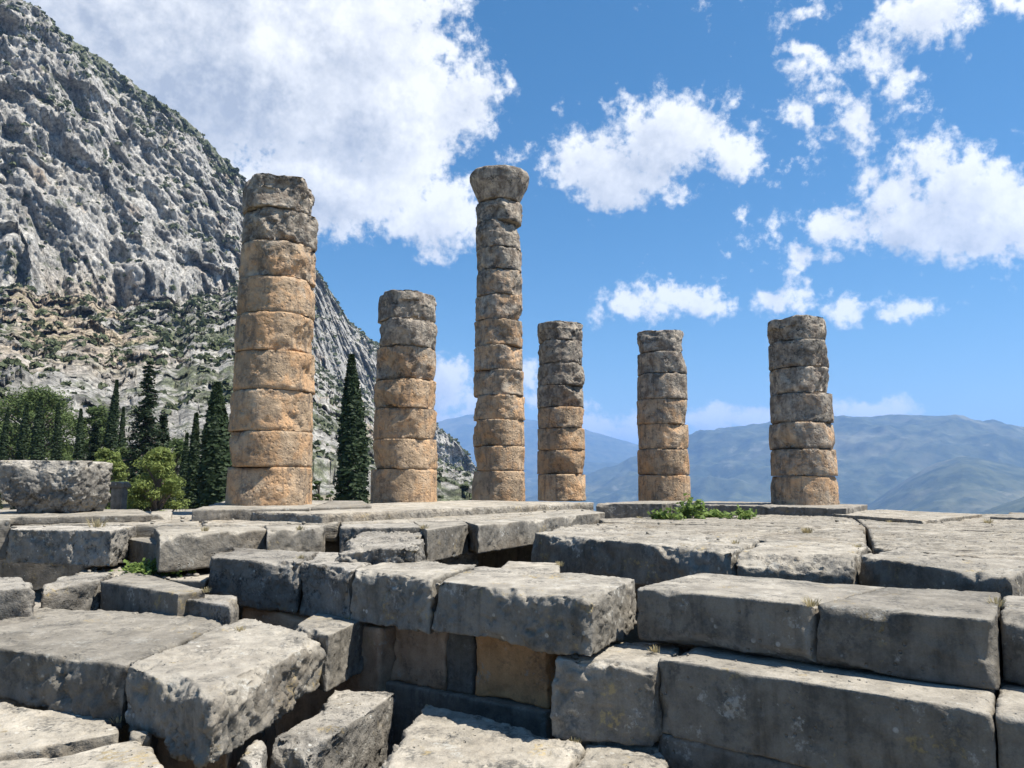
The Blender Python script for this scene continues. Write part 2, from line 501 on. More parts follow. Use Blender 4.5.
leaf_mat('weed_leaf', (0.075, 0.125, 0.025), (0.20, 0.27, 0.07), 0.35)
leaf_mat('scrub_leaf', (0.055, 0.068, 0.032), (0.135, 0.15, 0.075), 0.15)
leaf_mat('dry_grass', (0.28, 0.23, 0.12), (0.42, 0.36, 0.22), 0.3)
n, b = new_mat('bark')
tc = n.node('ShaderNodeTexCoord').outputs['Object']
k = n.noise(n.scale(tc, (1, 1, 0.2)), 9, 5)
n.put(b.inputs['Base Color'], n.mix(k, (0.06, 0.045, 0.035), (0.20, 0.155, 0.12)))
n.put(b.inputs['Normal'], n.bump(k, 0.8, 0.03))
# ----------------------------------------------------------------------------
# the ruined steps and platform; every block is its own thing
zB, zC, zD, zE = -1.0, -1.5, -2.2, -1.55
zL, zR = -0.74, -0.87
GS = 'cut blocks of the long step on the right'

# two long step blocks with dark fronts (upper step)
block('step_block', 'long grey step block with a shaded flat face, directly right of the big overhanging block', 'stone block',
      quad(zB, (636, 587), (811, 605), (888, 586), (700, 573)), 0.49, group=GS, res=0.022, r=0.016, rough=0.010, chips=16, chip=0.035,
      clips=[((0.99, 0.0, 1.0), (0.9, -0.6, 0.9), 0.16), ((0.15, 0.03, 1.0), (0, -0.5, 0.9), 0.4), ((0.35, 0.10, 0.0), (0.05, -0.65, -0.75), 0.4), ((0.85, 0.10, 0.0), (0, -0.65, -0.75), 0.4)], topr=0.8, facet=0.5)
block('step_block', 'grey step block with vertical stains, second from the right in the upper step', 'stone block',
      quad(zB, (814, 605), (994, 620), (1001, 592.5), (891, 586)), 0.49, group=GS, res=0.022, r=0.016, rough=0.010, chips=14, chip=0.035,
      clips=[((0.02, 0.0, 0.97), (-0.8, -0.5, 0.9), 0.12), ((0.1, 0.08, 0.0), (0, -0.6, -0.8), 0.3)], topr=0.8, facet=0.5)
block('step_block', 'brownish step block cut off by the right edge of the picture, in the upper step', 'stone block',
      quad(zB - 0.01, (999, 615), (1130, 634), (1150, 605), (1004, 594)), 0.48, group=GS, r=0.05, rough=0.012, chips=12)
# the course below it
LS = 'cut blocks of the lower step on the right'
h1 = quad(zC, (656, 658), (992, 713))
block('step_block', 'long dark lower step block with a narrow sunlit ledge on top', 'stone block',
      [h1[0], h1[1], h1[1] + BX * 1.9, h1[0] + BX * 1.9], 0.61, group=LS, res=0.022, r=0.016, rough=0.009, facet=0.5, chips=18, chip=0.04,
      clips=[((0.03, 0.0, 1.0), (-0.3, -0.8, 0.9), 0.3), ((0.23, 0.0, 1.0), (0.2, -0.8, 0.9), 0.28), ((0.86, 0.0, 0.96), (0.5, -0.9, 0.6), 0.12), ((0.92, 0.0, 1.0), (0, -0.8, 0.8), 0.25)], topr=0.5)
h3 = quad(zC - 0.004, (995, 713), (1130, 736))
block('step_block', 'dark lower step block running out of the picture at the bottom right corner', 'stone block',
      [h3[0], h3[1], h3[1] + BX * 1.9, h3[0] + BX * 1.9], 0.61, group=LS, r=0.018, rough=0.01, facet=0.5, chips=8, chip=0.04)
i0 = h1[0] + BX * 0.02 - np.array([0, 0, 0.615]); i1 = h3[1] + BX * 0.02 - np.array([0, 0, 0.615])
im = i0 + (i1 - i0) * 0.42
block('foundation_block', 'dark foundation block under the long lower step, at the bottom edge', 'stone block',
      [i0, im - AX * 0.006, im - AX * 0.006 + BX * 1.6, i0 + BX * 1.6], 1.18, 'dark_stone', group='foundation blocks', r=0.02, rough=0.008, res=0.05)
block('foundation_block', 'dark foundation block at the bottom right corner under the lower step', 'stone block',
      [im + AX * 0.006, i1, i1 + BX * 1.6, im + AX * 0.006 + BX * 1.6], 1.18, 'dark_stone', group='foundation blocks', r=0.02, rough=0.008, res=0.05)

# rounded corner block at the end of the lower course
c0, c1 = P(549, 658, zC - .04), P(653.5, 665, zC - .04)
block('corner_block', 'rounded grey corner block with a pale pitted right edge, below the big overhanging block', 'stone block',
      [c0, c1, c1 + BX * 1.1, c0 + BX * 1.2 - AX * 0.1], 0.67, res=0.018, r=0.085, rough=0.02, chips=14, chip=0.06,
      clips=[((0.75, 0.0, 1.0), (0.25, -0.8, 0.9), 0.35), ((1.0, 0.0, 0.35), (0.8, -0.7, 0.0), 0.3)], topr=0.9)
block('corner_footing', 'low dark footing stone under the rounded corner block', 'stone block',
      [c0 + BX * .12 + [0, 0, -.68], c1 + BX * .08 + [0, 0, -.68], c1 + BX + [0, 0, -.68], c0 + BX + [0, 0, -.68]], 1.1, 'dark_stone', r=0.03, res=0.05)

# the big overhanging pair (upper course)
OV = 'big overhanging blocks of the upper course'
bFL, bFR = P(351, 570, zB - 0.01), P(590, 599, zB - 0.01)
bBR, bBL = P(636, 578, zB - 0.01), P(395, 557.5, zB - 0.01)
t = 0.40
s0 = bFL + (bFR - bFL) * t; s1 = bBL + (bBR - bBL) * t
block('overhanging_block', 'big overhanging block with a bright right end, above the bright orange wall block', 'stone block',
      [s0 + AX * 0.012, bFR, bBR, s1 + AX * 0.012], [0.50, 0.49, 0.49, 0.50], group=OV, res=0.018, r=0.05, rough=0.026, chips=26, chip=0.06,
      clips=[((0.97, 0.0, 0.55), (0.75, -0.75, 0.05), 0.26), ((0.5, 0.0, 0.98), (0, -0.75, 0.75), 0.5), ((0.8, 0.0, 0.9), (0.1, -0.9, 0.6), 0.4),
             ((0.0, 0.0, 0.4), (-0.8, -0.7, -0.1), 0.16)], topr=0.35)
block('overhanging_block', 'grey overhanging block with a white lichen fleck, left of the big bright-ended one', 'stone block',
      [bFL, s0 - AX * 0.012, s1 - AX * 0.012, bBL], [0.55, 0.55, 0.55, 0.55], group=OV, res=0.019, r=0.05, rough=0.02, chips=16, chip=0.05,
      clips=[((1.0, 0.0, 0.5), (0.8, -0.6, 0), 0.22), ((0.0, 0.0, 0.7), (-0.8, -0.6, 0.1), 0.2)], topr=0.4)
# wall of orange and grey blocks recessed under them
kz = np.array([0, 0, -0.575])
def kpt(s, inset): return bFL + kz + AX * s + BX * inset
KW = 'wall blocks recessed under the overhang'
for s_a, s_b, m_, lab in ((0.36, 1.15, 'reddish_stone', 'worn buff and orange wall block, left one under the overhanging blocks'),
                          (1.16, 1.50, 'dark_stone', 'narrow dark grey wall block between the two orange ones under the overhang'),
                          (1.51, 2.42, 'orange_stone', 'bright orange wall block under the overhanging block, beside the rounded corner block')):
    block('wall_block', lab, 'stone block', [kpt(s_a, .27), kpt(s_b, .27), kpt(s_b, 1.2), kpt(s_a, 1.2)], 0.63, m_, group=KW, r=0.03, rough=0.014, chips=12, chip=0.04)
g0 = np.array([0, 0, -0.635])
block('footing_course', 'low dark grey ledge course below the orange wall blocks', 'stone block',
      [kpt(0.3, .2) + g0, kpt(2.45, .2) + g0, kpt(2.45, 1.2) + g0, kpt(0.3, 1.2) + g0], 1.05, 'dark_stone', r=0.03, rough=0.012)

# fallen slabs at the bottom
block('tilted_slab', 'large sunlit slab lying at the bottom centre below the orange wall', 'stone block',
      [P(352, 800, zD - .02), P(540, 800, zD - .02), P(589, 741, zD), P(426, 703, zD)], 1.08, 'pale_stone', res=0.019, r=0.07, rough=0.022, chips=14, chip=0.08,
      clips=[((0.0, 0.6, 1.0), (-0.75, -0.1, 0.75), 0.5)], topr=0.8)
block('tilted_slab', 'smaller sunlit slab at the bottom edge below the rounded corner block', 'stone block',
      [P(556, 785, zD - .03), P(690, 800, zD - .03), P(660, 749, zD - .03), P(585, 742, zD - .03)], 1.05, 'pale_stone', res=0.019, r=0.08, rough=0.022, chips=10, chip=0.06, topr=0.9)

# upper course further left
UL = 'rough blocks of the upper course on the left'
block('rough_block', 'rough rounded grey block at the left end of the upper course, above a dark gap', 'stone block',
      quad(zB, (208, 557), (300, 563), (318, 551), (229, 546)), 0.60, 'rough_stone', group=UL, res=0.025, r=0.11, rough=0.035, chips=14, chip=0.1, topr=0.35,
      clips=[((0.0, 0.0, 0.5), (-0.7, -0.7, 0.1), 0.35), ((0.2, 0.0, 1.0), (-0.2, -0.8, 0.8), 0.3)], batter=-0.04)
block('rough_block', 'chipped grey block wedged between the rounded rough block and the overhanging pair', 'stone block',
      quad(zB - .01, (301, 563), (352, 570), (386, 557), (319, 551)), 0.62, 'rough_stone', group=UL, res=0.025, r=0.06, rough=0.024, chips=14, chip=0.07, topr=0.35)
q0, q1 = P(215, 560, zB), P(356, 574, zB)
block('sunken_wall', 'dark reddish wall in the gap under the rough blocks of the upper course', 'stone block',
      [q0 + BX * .45 + [0, 0, -.63], q1 + BX * .4 + [0, 0, -.63], q1 + BX * 1.5 + [0, 0, -.63], q0 + BX * 1.4 + [0, 0, -.63]], 1.6, 'reddish_stone', r=0.03, res=0.06)

# the big fallen slabs on the left
EG = 'big worn slabs of the lower left'
block('worn_slab', 'big worn slab with pitted top at the left edge, cracked away from its broken right neighbour', 'stone block',
      [P(-60, 640, zE), P(125, 665.5, zE), P(238, 617, zE), P(38, 605, zE)], [0.42, 0.52, 0.5, 0.42], 'grey_stone', group=EG, res=0.028, r=0.05, rough=0.024, chips=22, chip=0.06,
      clips=[((0.62, 0.0, 0.9), (0.3, -0.8, 0.6), 0.4), ((0.4, 0.0, 0.05), (0, -0.6, -0.9), 0.6)], topr=0.8)
block('worn_slab', 'big worn slab whose right end is a bright broken sloping face', 'stone block',
      [P(128, 666, zE - .01), P(213, 697, zE - .03), P(327, 635, zE - .01), P(240, 616, zE)], [0.52, 0.50, 0.50, 0.5], 'grey_stone', group=EG, res=0.018, r=0.05, rough=0.03, chips=14, chip=0.06,
      clips=[((0.9, 0.3, 1.0), (0.75, -0.1, 0.7), 0.6), ((1.0, 0.75, 0.35), (0.8, 0.1, -0.5), 0.3), ((1.0, 0.0, 0.2), (0.6, -0.4, -0.3), 0.3)], topr=0.45)
e0, e1, e2 = P(128, 666, zE), P(213, 697, zE), P(327, 635, zE)
dz = np.array([0, 0, -.535])
block('reddish_block', 'reddish brown block under the broken end of the worn slab', 'stone block',
      [e0 + BX * .3 + dz, e1 + BX * .42 - AX * .35 + dz, e2 - AX * .8 + dz, e0 + BX * 1.6 + dz], 1.2, 'reddish_stone', r=0.03, rough=0.012)
block('propping_block', 'dark propping block in the shade under the pitted slab at the left edge', 'stone block',
      [P(-60, 640, zE) + BX * .5 + dz * .95, e0 + BX * .45 - AX * .05 + dz, e0 + BX * 1.5 + dz, P(-60, 640, zE) + BX * 1.6 + dz * .95], 1.2, 'dark_stone', r=0.04, rough=0.015, res=0.05)
FG = 'flat slabs in the bottom left corner'
block('flat_slab', 'pale flat slab at the bottom left with a wavy broken edge, behind the cracked one', 'stone block',
      [P(-120, 775, -2.0), P(119, 733, -2.01), P(117, 716, -2.0), P(-60, 694, -2.0)], 0.6, 'pale_stone', group=FG, res=0.026, r=0.07, rough=0.022, chips=16, chip=0.07, topr=0.55)
block('flat_slab', 'pale flat slab at the very bottom left corner, in front of a crack', 'stone block',
      [P(-120, 860, -2.03), P(176, 790, -2.03), P(150, 738, -2.02), P(-118, 778, -2.02)], 0.6, 'pale_stone', group=FG, res=0.026, r=0.06, rough=0.02, chips=14, chip=0.06, topr=0.6)
f0 = np.array([0, 0, -.62])
block('flat_slab_footing', 'dark footing below the flat slabs in the bottom left corner', 'stone block',
      [P(-110, 850, -2.03) + f0, P(165, 780, -2.03) + f0, P(112, 722, -2.03) + f0, P(-60, 700, -2.03) + f0], 0.7, 'dark_stone', r=0.04, res=0.06)
block('loose_stone', 'small tan loose stone wedged in the dark gap behind the flat slabs', 'stone',
      quad(-2.0, (130, 737), (150, 738), (151, 727), (133, 726)), 0.2, 'pale_stone', r=0.07, rough=0.02, res=0.015, chips=4)
block('propping_block', 'upright pale wedge stone leaning under the broken slab near the bottom edge', 'stone block',
      quad(-2.1, (236, 756), (258, 768), (268, 745), (252, 735)), 1.15, 'rough_stone', r=0.04, rough=0.02, clips=[((0.2, 0.2, 1), (-0.7, 0, 0.7), 0.4)])
MG = 'corner blocks in the shaded notch'
block('notch_block', 'upper notch block beside the broken slab, half sunlit and half in shadow', 'stone block',
      quad(zE - .005, (294, 626), (328, 636), (402, 601), (352, 592)), 0.55, 'grey_stone', group=MG, res=0.018, r=0.03, rough=0.014, chips=10, chip=0.05)
block('notch_block', 'lower notch block with a sunlit worn top, left of the bottom centre slab', 'stone block',
      quad(-2.1, (272, 742), (310, 752), (399, 690), (338, 684)), 1.15, 'rough_stone', group=MG, res=0.019, r=0.06, rough=0.024, chips=12, chip=0.07,
      clips=[((0.9, 0.1, 1.0), (0.6, -0.4, 0.7), 0.4)])

# middle left, between the worn slabs and the platform
QG = 'low blocks between the worn slabs and the platform'
block('low_block', 'low block with a rough pale front, left of the dark-fronted low block', 'stone block',
      quad(-1.3, (42, 587), (99, 580.5), (116, 571), (58, 576)), 0.5, 'rough_stone', group=QG, r=0.04, rough=0.016, chips=8)
block('low_block', 'low block with a smooth dark front and clean sunlit top, below the ivy', 'stone block',
      quad(-1.3, (101, 581), (178, 594), (206, 590), (134, 571)), 0.5, 'grey_stone', group=QG, r=0.02, rough=0.008, chips=6, chip=0.03)
block('low_block', 'small broken low block in shade at the foot of the rounded rough block', 'stone block',
      quad(-1.38, (169, 597), (232, 606), (240, 596), (185, 593)), 0.45, 'rough_stone', group=QG, r=0.05, rough=0.02, chips=8)
block('low_block', 'rounded pale block at the left edge in front of the low blocks', 'stone block',
      quad(-1.24, (-60, 592), (36, 588), (22, 577), (-50, 577)), 0.5, 'rough_stone', group=QG, r=0.08, rough=0.02, chips=8, clips=[((1, 0, 1), (0.7, -0.3, 0.6), 0.4)])
block('ledge_slab', 'thin pale ledge slab with ivy on it, under the platform edge', 'stone block',
      quad(-1.36, (75, 575), (206, 581), (222, 565), (95, 562)), 0.3, 'pale_stone', r=0.04, rough=0.015, chips=8)
lf = quad(-1.82, (-70, 625), (225, 628), (225, 590), (-40, 588))
block('rubble_footing', 'dark rubble footing carrying the low blocks', 'stone block', lf, 1.45, 'dark_stone', r=0.05, rough=0.03, res=0.07)

# platform, left wing: edge blocks with sunlit ends
PL = 'edge blocks of the left platform'
block('platform_block', 'platform edge block with a rough pitted front, between boulder slab and low blocks', 'stone block',
      quad(zL - .01, (9, 529), (112, 531), (168, 519), (25, 515)), 0.52, 'rough_stone', group=PL, r=0.05, rough=0.03, chips=14, chip=0.07, topr=0.3,
      clips=[((0.6, 0, 0.4), (0.4, -0.9, 0), 0.5)])
block('platform_block', 'broken platform edge block with a dark sloping face, just left of the ivy', 'stone block',
      quad(zL - .19, (113, 536), (157, 544.5), (200, 535), (145, 529)), 0.34, 'grey_stone', group=PL, r=0.03, rough=0.018, chips=10, chip=0.06, topr=0.5)
block('platform_block', 'platform edge block with a smooth pale band over a rough strip, above the ivy', 'stone block',
      quad(zL - .02, (160, 535.5), (266, 529.5), (262, 516), (150, 523)), 0.50, 'pale_stone', group=PL, r=0.03, rough=0.018, chips=10, chip=0.06, topr=0.3,
      clips=[((0.12, 0.0, 0.9), (-0.35, -0.5, 0.8), 0.7)])
block('platform_block', 'short platform edge block with a dark notch in its face, left of the fallen stone', 'stone block',
      quad(zL - .01, (267, 530), (323, 527), (338, 513), (262, 515)), 0.52, 'grey_stone', group=PL, r=0.03, rough=0.018, chips=10, chip=0.06, topr=0.3)
block('platform_block', 'platform edge block half hidden behind the fallen stone', 'stone block',
      quad(zL - .012, (340, 527.5), (424, 527), (420, 513), (345, 512)), 0.5, 'rough_stone', group=PL, r=0.05, rough=0.026, chips=10, chip=0.06, topr=0.3)
block('fallen_stone', 'fallen rough stone leaning on the platform edge, dark facet in front', 'stone',
      quad(zL - .1, (334, 548), (422, 549), (424, 529), (372, 527)), 0.48, 'rough_stone', res=0.019, r=0.12, rough=0.04, chips=12, chip=0.1,
      clips=[((0.1, 0.1, 0.95), (-0.6, -0.3, 0.8), 0.4), ((0.95, 0.2, 0.8), (0.8, -0.2, 0.5), 0.3)])
block('platform_block', 'short platform edge block with a sunlit end, right of the fallen stone', 'stone block',
      quad(zL - .006, (426, 530), (468, 524), (452, 514), (408, 518)), 0.5, 'grey_stone', group=PL, r=0.035, rough=0.016, chips=8, chip=0.05, topr=0.3)
block('platform_block', 'long platform edge block with vertical stains over a black hollow', 'stone block',
      quad(zL, (478, 525.5), (605, 512.5), (560, 505.5), (440, 514)), 0.46, 'grey_stone', group=PL, r=0.035, rough=0.016, chips=14, chip=0.06, topr=0.3)
block('rubble_stone', 'small pale rubble stone under the platform edge beside the black hollow', 'stone',
      quad(-1.25, (440, 556), (478, 552), (472, 546), (440, 548)), 0.5, 'rough_stone', r=0.06, rough=0.025, chips=6)
block('rubble_stone', 'pale sliver of stone just behind the big overhanging block', 'stone',
      quad(-1.17, (500, 568), (560, 574), (560, 563), (508, 561)), 0.5, 'pale_stone', r=0.04, rough=0.015, chips=4)

def merged(name, parts, mat, kind='structure'):
    V, Fc, k, A = [], [], 0, []
    for top, h, kw in parts:
        v, f, at = block_mesh(top, h, **kw)
        V.append(v); Fc.append(f + k); k += len(v); A.append(at)
    V = np.concatenate(V); loc = V.mean(axis=0); loc[2] = V[:, 2].min()
    return tag(mesh_object(name, V, np.concatenate(Fc), MATS[mat], loc=loc, attrs={q: np.concatenate([x[q] for x in A]) for q in A[0]}), kind=kind)

floor_kw = dict(res=0.07, r=0.02, rough=0.010, chips=6, chip=0.04, topr=1.0, facet=0.4, streak=0.7)
merged('stone_pavement', [
    (quad(zL + .012, (-120, 524), (200, 524.5), (196, 511.5), (-100, 511)), .3, floor_kw),
    (quad(zL + .016, (203, 524.5), (338, 523), (330, 509.5), (199, 511.5)), .3, floor_kw),
    (quad(zL + .010, (341, 523), (500, 519), (590, 506), (333, 509.5)), .3, floor_kw)], 'paving_stone')
rk = dict(res=0.06, r=0.03, rough=0.013, chips=10, chip=0.05, topr=1.0, streak=2.2, facet=0.4)
merged('stone_pavement', [
    (quad(zR, (572, 527.5), (872, 547), (862, 528.5), (600, 522.5)), .4, rk),
    (quad(zR + .008, (604, 522), (866, 528), (846, 513), (598, 518.6)), .4, rk),
    (quad(zR - .004, (874, 547.5), (1160, 575), (1120, 534), (868, 528.5)), .4, rk),
    (quad(zR + .006, (1165, 575), (1500, 600), (1400, 540), (1126, 534)), .4, rk),
    (quad(zR + .002, (868, 528), (1120, 533.5), (1010, 514), (850, 513)), .4, rk),
    (quad(zR + .008, (1126, 533.5), (1400, 539.5), (1250, 516), (1013, 514)), .4, rk)], 'paving_stone')

# platform, right wing: edge blocks with shaded fronts
PR = 'edge blocks of the right platform'
block('platform_block', 'long platform edge block with shaded front and deeply eroded lip, right of the black hollow', 'stone block',
      quad(zR + .006, (531, 533), (733, 552), (765, 537), (580, 524)), 0.57, 'grey_stone', group=PR, r=0.05, rough=0.024, chips=20, chip=0.08, streak=0.5,
      clips=[((0.75, 0.0, 0.85), (0.2, -0.9, 0.5), 0.6), ((0.0, 0.0, 1.0), (-0.6, -0.5, 0.6), 0.2)], topr=0.7)
block('platform_block', 'platform edge block with a sunlit sloping moulded front, mid platform edge', 'stone block',
      quad(zR + .01, (735, 553), (851, 558), (868, 546), (768, 538)), [0.42, 0.42, 0.42, 0.42], 'pale_stone', group=PR, r=0.04, rough=0.014, chips=12, chip=0.06, streak=0.5,
      clips=[((0.5, 0.12, 1.0), (0, -0.55, 0.83), 9.0)], topr=0.7)
block('platform_block', 'platform edge block with a dark front under a ragged lip, right of the moulded one', 'stone block',
      quad(zR, (858, 556), (1012, 577.5), (1040, 560), (905, 547)), 0.6, 'grey_stone', group=PR, r=0.04, rough=0.018, chips=16, chip=0.06, streak=0.6, topr=0.8)
block('platform_block', 'platform edge block at the right edge of the picture', 'stone block',
      quad(zR + .004, (1016, 566), (1200, 590), (1220, 572), (1040, 556)), 0.6, 'grey_stone', group=PR, r=0.04, rough=0.018, chips=10, chip=0.06, streak=0.6, topr=0.8)
block('raised_slab', 'thin paving slab standing a little proud of the right platform, dark cracks in front', 'stone slab',
      quad(zR + .07, (806, 511.8), (922, 520.5), (982, 514), (880, 509.5)), 0.13, 'paving_stone', r=0.03, rough=0.012, chips=8, chip=0.04, topr=0.7)
block('raised_slab', 'thin paving slab at the far right edge of the platform beside a dry tuft', 'stone slab',
      quad(zR + .05, (990, 516.5), (1100, 520), (1120, 514.5), (1010, 512.5)), 0.12, 'paving_stone', r=0.03, rough=0.012, chips=8, chip=0.04, topr=0.7)

# stylobate under the columns
st_n, st_f = P(322, 514, -.575), P(594, 502.3, -.585)
merged('stone_pavement', [([st_n, st_f, st_f - AX * 4.2, st_n - AX * 3.6], .45, dict(res=0.08, r=0.025, rough=0.009, chips=12, chip=0.05, topr=0.7))], 'paving_stone')
block('plinth_slab', 'thin plinth slab under the tall thick column on the left', 'stone slab',
      quad(-.525, (192, 509.5), (309, 508.3), (330, 500.5), (226, 500.5)), 0.24, 'grey_stone', r=0.04, rough=0.014, chips=10, chip=0.05, topr=0.5)
block('plinth_slab', 'second plinth slab right of the thick column, toward the cypress', 'stone slab',
      quad(-.53, (311, 508), (372, 506), (362, 500.5), (332, 500.5)), 0.22, 'grey_stone', r=0.03, rough=0.01, chips=6, chip=0.04, topr=0.5)
sr0, sr1, sr2 = P(596, 503.3, -.68), P(662, 503.6, -.68), P(846, 508.2, -.66)
block('plinth_block', 'dark-fronted plinth block behind the weeds, under the second column from the right', 'stone block',
      [sr0, sr1, sr1 + BX * 3.4, sr0 + BX * 3.4], 0.7, 'dark_stone', r=0.03, rough=0.014, chips=10, chip=0.06, topr=0.6)
sr1b = P(672, 504, -.67)
block('plinth_block', 'dark-fronted plinth block under the rightmost column', 'stone block',
      [sr1b, sr2, sr2 + BX * 3.2, sr1b + BX * 3.6], 0.7, 'dark_stone', r=0.03, rough=0.014, chips=10, chip=0.06, topr=0.6)
# massive core below the platforms
merged('foundation', [
    (quad(zL - .55, (-250, 528), (330, 530), (300, 509), (-200, 510)), 2.1, dict(res=.2, r=.05, rough=.03, chips=0)),
    ([P(335, 528, zL - .5) + BX * .1, P(602, 514, zL - .5) - AX * .9, P(560, 506, zL - .5) - AX * 3, P(335, 513, zL - .5)], 2.2, dict(res=.2, r=.05, rough=.03, chips=0)),
    ([P(545, 531, zR - .58) + BX * .3, P(1010, 575, zR - .58) + BX * .3, P(1300, 520, zR - .58), P(600, 519, zR - .58)], 2.0, dict(res=.2, r=.05, rough=.03, chips=0)),
    ([P(1010, 575, zR - .59) + BX * .3, P(1300, 640, zR - .59), P(1600, 540, zR - .59), P(1200, 520, zR - .59)], 2.0, dict(res=.2, r=.05, rough=.03, chips=0)),
    ([st_n + [0, 0, -.46] - AX * .1, st_f + [0, 0, -.46] - AX * .1, st_f - AX * 4 + [0, 0, -.46], st_n - AX * 3.5 + [0, 0, -.46]], 2.2, dict(res=.25, r=.05, rough=.03, chips=0)),
    ([sr0 + [0, 0, -.71] + BX * .1, sr2 + [0, 0, -.71] + BX * .1, sr2 + BX * 3.1 + [0, 0, -.71], sr0 + BX * 3.3 + [0, 0, -.71]], 2.0, dict(res=.25, r=.05, rough=.03, chips=0)),
], 'dark_stone')

# boulder-like block standing on a base slab at the left
block('base_slab', 'thin base slab under the big weathered boulder block', 'stone slab',
      quad(-.61, (-90, 519), (152, 514.8), (140, 509.3), (-90, 510)), 0.13, 'pale_stone', r=0.03, rough=0.01, chips=8, chip=0.04)
block('edge_block', 'block with a dark side at the left edge below the base slab', 'stone block',
      quad(-.62, (-90, 522), (11, 519.5), (8, 515), (-90, 515)), 0.62, 'grey_stone', r=0.04, rough=0.016, chips=8)
bz = 0.36
b0, b1 = PD(-6, 467, 14.0), PD(78, 467, 14.15)
b0[2] = b1[2] = EYE + bz
back = np.array([0.05, 0.99, 0]) * 1.3
block('weathered_boulder', 'big weathered boulder block with a flat sunlit top and a slanting dark notch', 'boulder',
      [b0, b1, b1 + back, b0 + back], 0.965, 'rough_stone', res=0.018, r=0.30, rough=0.036, chips=12, chip=0.09, topr=0.3, batter=-0.10,
      clips=[((0.94, 0.3, 1.0), (0.85, -0.15, 0.55), 9), ((0.02, 0.3, 0.16), (-0.75, -0.1, -0.65), 9), ((0.97, 0.3, 0.30), (0.8, -0.1, -0.6), 9), ((0.5, 0.05, 0.95), (0.05, -0.8, 0.6), 9), ((0.0, 0.1, 0.4), (-0.65, -0.3, -0.7), 0.9), ((1.0, 0.0, 0.45), (0.7, -0.35, -0.6), 0.8), ((0.5, 0.0, 0.25), (0, -0.7, -0.7), 0.6), ((0.98, 0.0, 1.0), (0.75, -0.2, 0.65), 0.35), ((0.65, 0.0, 0.75), (0.45, -0.75, 0.5), 0.28)], seed=5)
ped = empty('stone_pedestal', PD(118.5, 508, 17.0))
tag(ped, 'small grey stone pedestal with a projecting cap behind the boulder block', 'pedestal')
pl = np.array(ped.location)
def small_box(name, cx, z0, z1, w, mat, parent):
    c = pl + np.array([cx, 0, 0])
    top = [c + [-w, -w, z1], c + [w, -w, z1], c + [w, w, z1], c + [-w, w, z1]]
    v, f, at = block_mesh(top, z1 - z0, res=.03, r=.012, rough=.006, chips=4, chip=.02)
    return mesh_object(name, v, f, MATS[mat], parent, loc=c + [0, 0, z0], attrs=at)
small_box('shaft', 0, -0.1, 0.44, .12, 'dark_stone', ped)
small_box('cap', 0, 0.443, 0.57, .165, 'grey_stone', ped)
block('loose_slab', 'small flat pale stone lying behind the platform beside the base slab', 'stone',
      quad(-.63, (150, 514.2), (172, 514), (172, 511), (152, 511)), 0.12, 'pale_stone', r=0.04, rough=0.01, chips=4)

